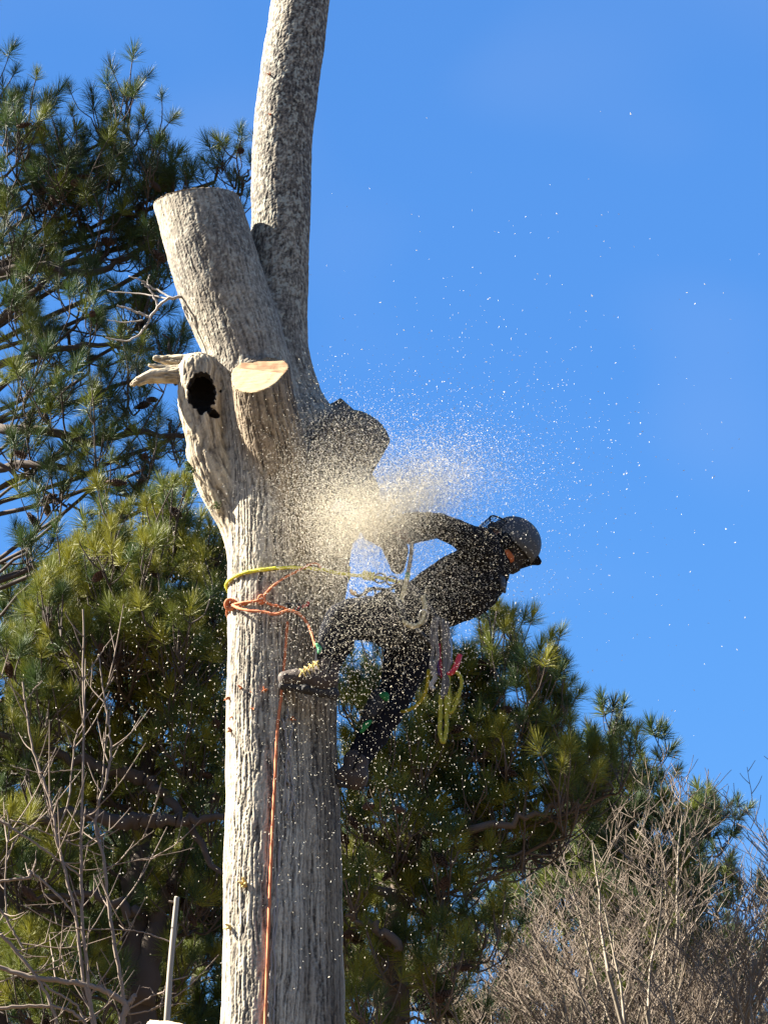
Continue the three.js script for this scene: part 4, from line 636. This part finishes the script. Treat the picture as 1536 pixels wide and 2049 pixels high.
// ---------------------------------------------------------------- leafless shrub and cut poles at the lower left
{
  const H = 8.2, stemBark = std(.17, .125, .09, .85), S = thing('leafless_shrub', 'bare shrub of thin upright grey brown stems and twigs at the lower left', 'shrub', at(200, 2049, H).setY(0)), R = rng(99);  // one plain grey brown bark colour for stems and twigs
  const stem = (pts, w0, w1, name = 'stem', twigs = 0) => {
    const P = pts.map(q => at(q[0], q[1], q[2] ?? H)), L = jitterLine(P, P.length * 5, .006, w0 + pts[0][0]), T = new Tubes(), m = k => metres(k, 1700, H) * .33; T.add(L, (t, k) => lerp(m(w0), m(w1), t) * (1 + .12 * (k % 5 === 0)), 7);
    for (let i = 0; i < twigs; i++) { const k = Math.floor(lerp(4, L.length - 2, R())), d = L[k + 1].clone().sub(L[k]).normalize().addScaledVector(V3(R() - .5, R() * .4, R() - .5).normalize(), 1.1).normalize(), len = .05 + R() * R() * .35, e = L[k].clone().addScaledVector(d, len).add(V3(0, len * .2, 0)); T.add(curve([L[k], L[k].clone().addScaledVector(d, len * .5), e], 5), [.0026, .0014], 4); if (len > .15) { const e2 = L[k].clone().addScaledVector(d, len * .5); T.add([e2, e2.clone().add(V3((R() - .5) * .1, .05 + R() * .05, (R() - .5) * .1))], [.0018, .0012], 4); } }
    part(name, T.geo(), stemBark, S); return L;
  };
  stem([[190, 2200], [186, 2049], [175, 1950], [165, 1820], [163, 1700], [166, 1600], [168, 1460], [167, 1370], [168, 1220]], 13, 5, 'stem', 16);
  stem([[112, 1672], [137, 1600], [148, 1500], [154, 1470], [190, 1410], [228, 1355]], 6, 3, 'branch', 5); stem([[154, 1470], [135, 1452], [112, 1437]], 3, 2, 'branch'); stem([[168, 1362], [200, 1310], [230, 1268]], 4, 2.5, 'branch'); stem([[167, 1366], [140, 1335], [110, 1312]], 3, 2, 'branch');
  stem([[250, 2012], [232, 1905], [216, 1800], [208, 1720], [192, 1650], [200, 1600], [216, 1550], [222, 1500], [218, 1455], [208, 1390], [197, 1310]], 12, 4, 'stem', 14); stem([[218, 1455], [220, 1425], [222, 1405]], 4, 3, 'branch'); stem([[222, 1505], [240, 1490], [256, 1475]], 3, 2, 'branch');
  stem([[210, 2200], [190, 2049], [168, 1960], [150, 1830], [118, 1690], [100, 1600], [82, 1547], [62, 1480], [52, 1410], [45, 1365]], 12, 5, 'stem', 14); stem([[54, 1400], [68, 1380], [84, 1363]], 4, 3, 'branch'); stem([[82, 1547], [100, 1520], [106, 1508], [95, 1505]], 5, 3, 'branch'); stem([[82, 1547], [55, 1541], [28, 1534]], 3, 2, 'branch'); stem([[82, 1547], [120, 1543], [166, 1539]], 4, 2.5, 'branch');
  stem([[-30, 1625], [0, 1642], [60, 1680], [110, 1715], [158, 1750]], 8, 6, 'stem', 6); stem([[-20, 1764], [30, 1760], [62, 1754], [57, 1742], [66, 1748], [110, 1785], [148, 1828]], 9, 7, 'stem', 5); stem([[60, 1756], [70, 1735], [73, 1700]], 4, 2, 'branch');
  stem([[240, 2200], [236, 2090], [245, 2040], [252, 2012], [215, 1985], [180, 1973], [120, 1962], [60, 1955], [0, 1936], [-30, 1925]], 22, 13, 'stem', 8); stem([[252, 2014], [262, 2004], [270, 1992]], 15, 13, 'branch');
  stem([[-30, 2022], [40, 2014], [110, 2015], [150, 2028], [180, 2060]], 11, 9, 'stem', 4); stem([[-20, 1855], [0, 1868], [40, 1912], [70, 1950], [95, 1992], [118, 2060]], 11, 9, 'stem', 8); stem([[-20, 1800], [12, 1835], [30, 1870], [48, 1900]], 9, 6, 'stem', 6); stem([[14, 1830], [10, 1770], [15, 1700], [18, 1650], [14, 1620]], 5, 3, 'branch', 6);
  stem([[70, 1950], [110, 1985], [150, 2008], [166, 2036], [175, 2070]], 7, 6, 'stem', 4); stem([[190, 1757], [230, 1730], [270, 1690], [310, 1662]], 4, 2, 'branch', 2); stem([[195, 1742], [240, 1728], [300, 1716], [390, 1697]], 4, 2, 'branch', 2); stem([[162, 1628], [180, 1635], [195, 1655], [205, 1690]], 5, 4, 'branch', 3); stem([[165, 1700], [185, 1680], [205, 1676], [208, 1710]], 4, 3, 'branch', 3);
  stem([[345, 1886], [300, 1870], [268, 1862], [180, 1860], [100, 1867]], 5, 2, 'branch', 3); stem([[20, 1640], [90, 1665], [150, 1690], [205, 1712]], 5, 3, 'branch', 5); stem([[60, 1955], [90, 1935], [150, 1902]], 4, 2, 'branch', 2); stem([[0, 1965], [50, 1950], [100, 1940], [150, 1945]], 4, 2, 'branch', 3); stem([[160, 1800], [110, 1808], [40, 1812]], 3, 2, 'branch', 2); stem([[110, 1720], [90, 1760], [30, 1750]], 3, 2, 'branch', 2);
  stem([[182, 1990], [225, 1960], [248, 1952]], 3, 2, 'branch'); stem([[255, 2020], [290, 2002], [312, 1990], [352, 1988]], 6, 3, 'branch', 2); stem([[258, 2030], [300, 2022], [330, 2012], [372, 2008]], 5, 2, 'branch', 2); stem([[310, 1990], [300, 1978], [282, 1975]], 3, 2, 'branch'); stem([[230, 2049], [250, 2060], [280, 2045], [284, 2070]], 4, 3, 'branch');
  // straight pole with a cut top
  const f = at(334, 2049, 8.0), pole = thing('cut_sapling', 'straight pale sapling cut off at the top, standing in front of the dark pines', 'sapling', V3(f.x, 0, f.z)), T = new Tubes(), mm = k => metres(k, 1900, 8) / 2;
  T.add([V3(f.x - .02, 0, f.z), at(334, 2049, 8), at(340, 1950, 8), at(346, 1880, 8), at(354, 1797, 8)], (t, k) => [.03, mm(13), mm(12), mm(11.5), mm(10.5)][k], 10); part('stem', T.geo(), std(.27, .23, .175, .85), pole);
  const B = new Tubes(); B.add(px([[352, 1806], [338, 1803]], 8), [mm(5), mm(4)], 5).add(px([[343, 1902], [358, 1890], [371, 1874]], 8), [mm(4), mm(2)], 5).add(px([[340, 1962], [365, 1957], [376, 1953]], 8), [mm(4), mm(2)], 5); part('branch', B.geo(), stemBark, pole);
  part('cut_face', new Tubes().add([at(354, 1798, 8), at(355, 1795, 8)], mm(10), 10).geo(), std(.5, .4, .28, .8), pole);
  const g = at(333, 2080, 7.6), log = thing('tree_stump', 'pale freshly sawn top of a stem just showing at the bottom edge', 'stump', V3(g.x, 0, g.z)), r = metres(42, 2060, 7.6);
  const st = new Field(), gg = st.chain('stem', [[V3(g.x, -.1, g.z), r * 1.2], [at(333, 2120, 7.6), r], [at(334, 1980, 7.6), r * .98]], .02, 1); gg.cuts.push({ c: at(333, 2048, 7.6), n: V3(.12, .93, .35).normalize() }); part('stem', fieldGeo(st, .012, (x, y, z) => .004 * noise(x * 40, y * 6, z * 40)), std(.60, .46, .27, .85), log);
}

// ---------------------------------------------------------------- sawdust in the air
{
  const R = rng(4242), gs = () => { let u = 0; while (!u) u = R(); return Math.sqrt(-2 * Math.log(u)) * Math.cos(6.2832 * R()); };
  const g = new THREE.OctahedronGeometry(1, 0); g.scale(1.25, .48, .3);
  const mat = new THREE.MeshPhysicalMaterial({ roughness: 1, transmission: .5, thickness: 0, side: THREE.DoubleSide }); mat.color.setRGB(.80, .76, .65);
  const q = [], add = (n, x, y, sx, sy, H, sH, a, b, tilt = 0) => { for (let i = 0; i < n; i++) { const u = gs(), v = gs(); q.push([x + u * sx, y + v * sy + tilt * u * sx, H + gs() * sH, a + (b - a) * Math.pow(R(), 2.2)]); } };
  add(26000, 785, 1018, 58, 28, 10.70, .2, .0015, .0030, -.15); add(30000, 808, 990, 66, 36, 10.75, .32, .0015, .0032, -.3); add(22000, 735, 1030, 56, 42, 10.64, .16, .0015, .0030); add(16000, 845, 965, 85, 48, 10.75, .38, .0016, .0036, -.15); add(8000, 870, 920, 105, 60, 10.75, .3, .0016, .0038); add(14000, 880, 965, 130, 60, 10.75, .35, .0011, .0021); add(16000, 760, 1120, 130, 110, 10.55, .25, .0010, .0020);
  add(30000, 725, 1055, 75, 75, 10.6, .2, .0016, .0034); add(24000, 685, 990, 70, 85, 10.55, .15, .0016, .0034); add(9000, 800, 1140, 125, 80, 10.5, .25, .0017, .0038); add(3600, 720, 1220, 110, 90, 10.4, .25, .0018, .0042); add(2300, 720, 1350, 160, 140, 10.2, .35, .0016, .0040); add(900, 560, 1500, 200, 220, 10.0, .5, .0018, .0048); add(450, 300, 1400, 130, 160, 10.5, .6, .0025, .006); add(500, 800, 1600, 120, 180, 10, .5, .0023, .0055); add(1700, 940, 920, 160, 130, 10.7, .4, .002, .0055); add(450, 1000, 880, 280, 250, 10.6, .5, .003, .006); add(80, 1150, 1250, 180, 200, 10.5, .5, .003, .0065); add(120, 640, 850, 120, 60, 10.4, .3, .002, .0045); add(90, 400, 1000, 60, 60, 10.6, .4, .0025, .005);
  const im = new THREE.InstancedMesh(g, mat, q.length); im.name = 'sawdust'; im.userData = { label: 'cream sawdust thrown up by the chainsaw, thick at the cut and drifting down', category: 'sawdust', kind: 'stuff' }; im.castShadow = im.receiveShadow = true;
  const m4 = new THREE.Matrix4(), qu = new THREE.Quaternion(), e = new THREE.Euler(), s3 = V3(0, 0, 0);
  q.forEach((p, i) => { e.set(R() * 6.28, R() * 6.28, R() * 6.28); qu.setFromEuler(e); s3.setScalar(p[3]); im.setMatrixAt(i, m4.compose(at(p[0], p[1], Math.max(9.2, p[2])), qu, s3)); });
  scene.add(im);
}

renderer.render(scene, camera);
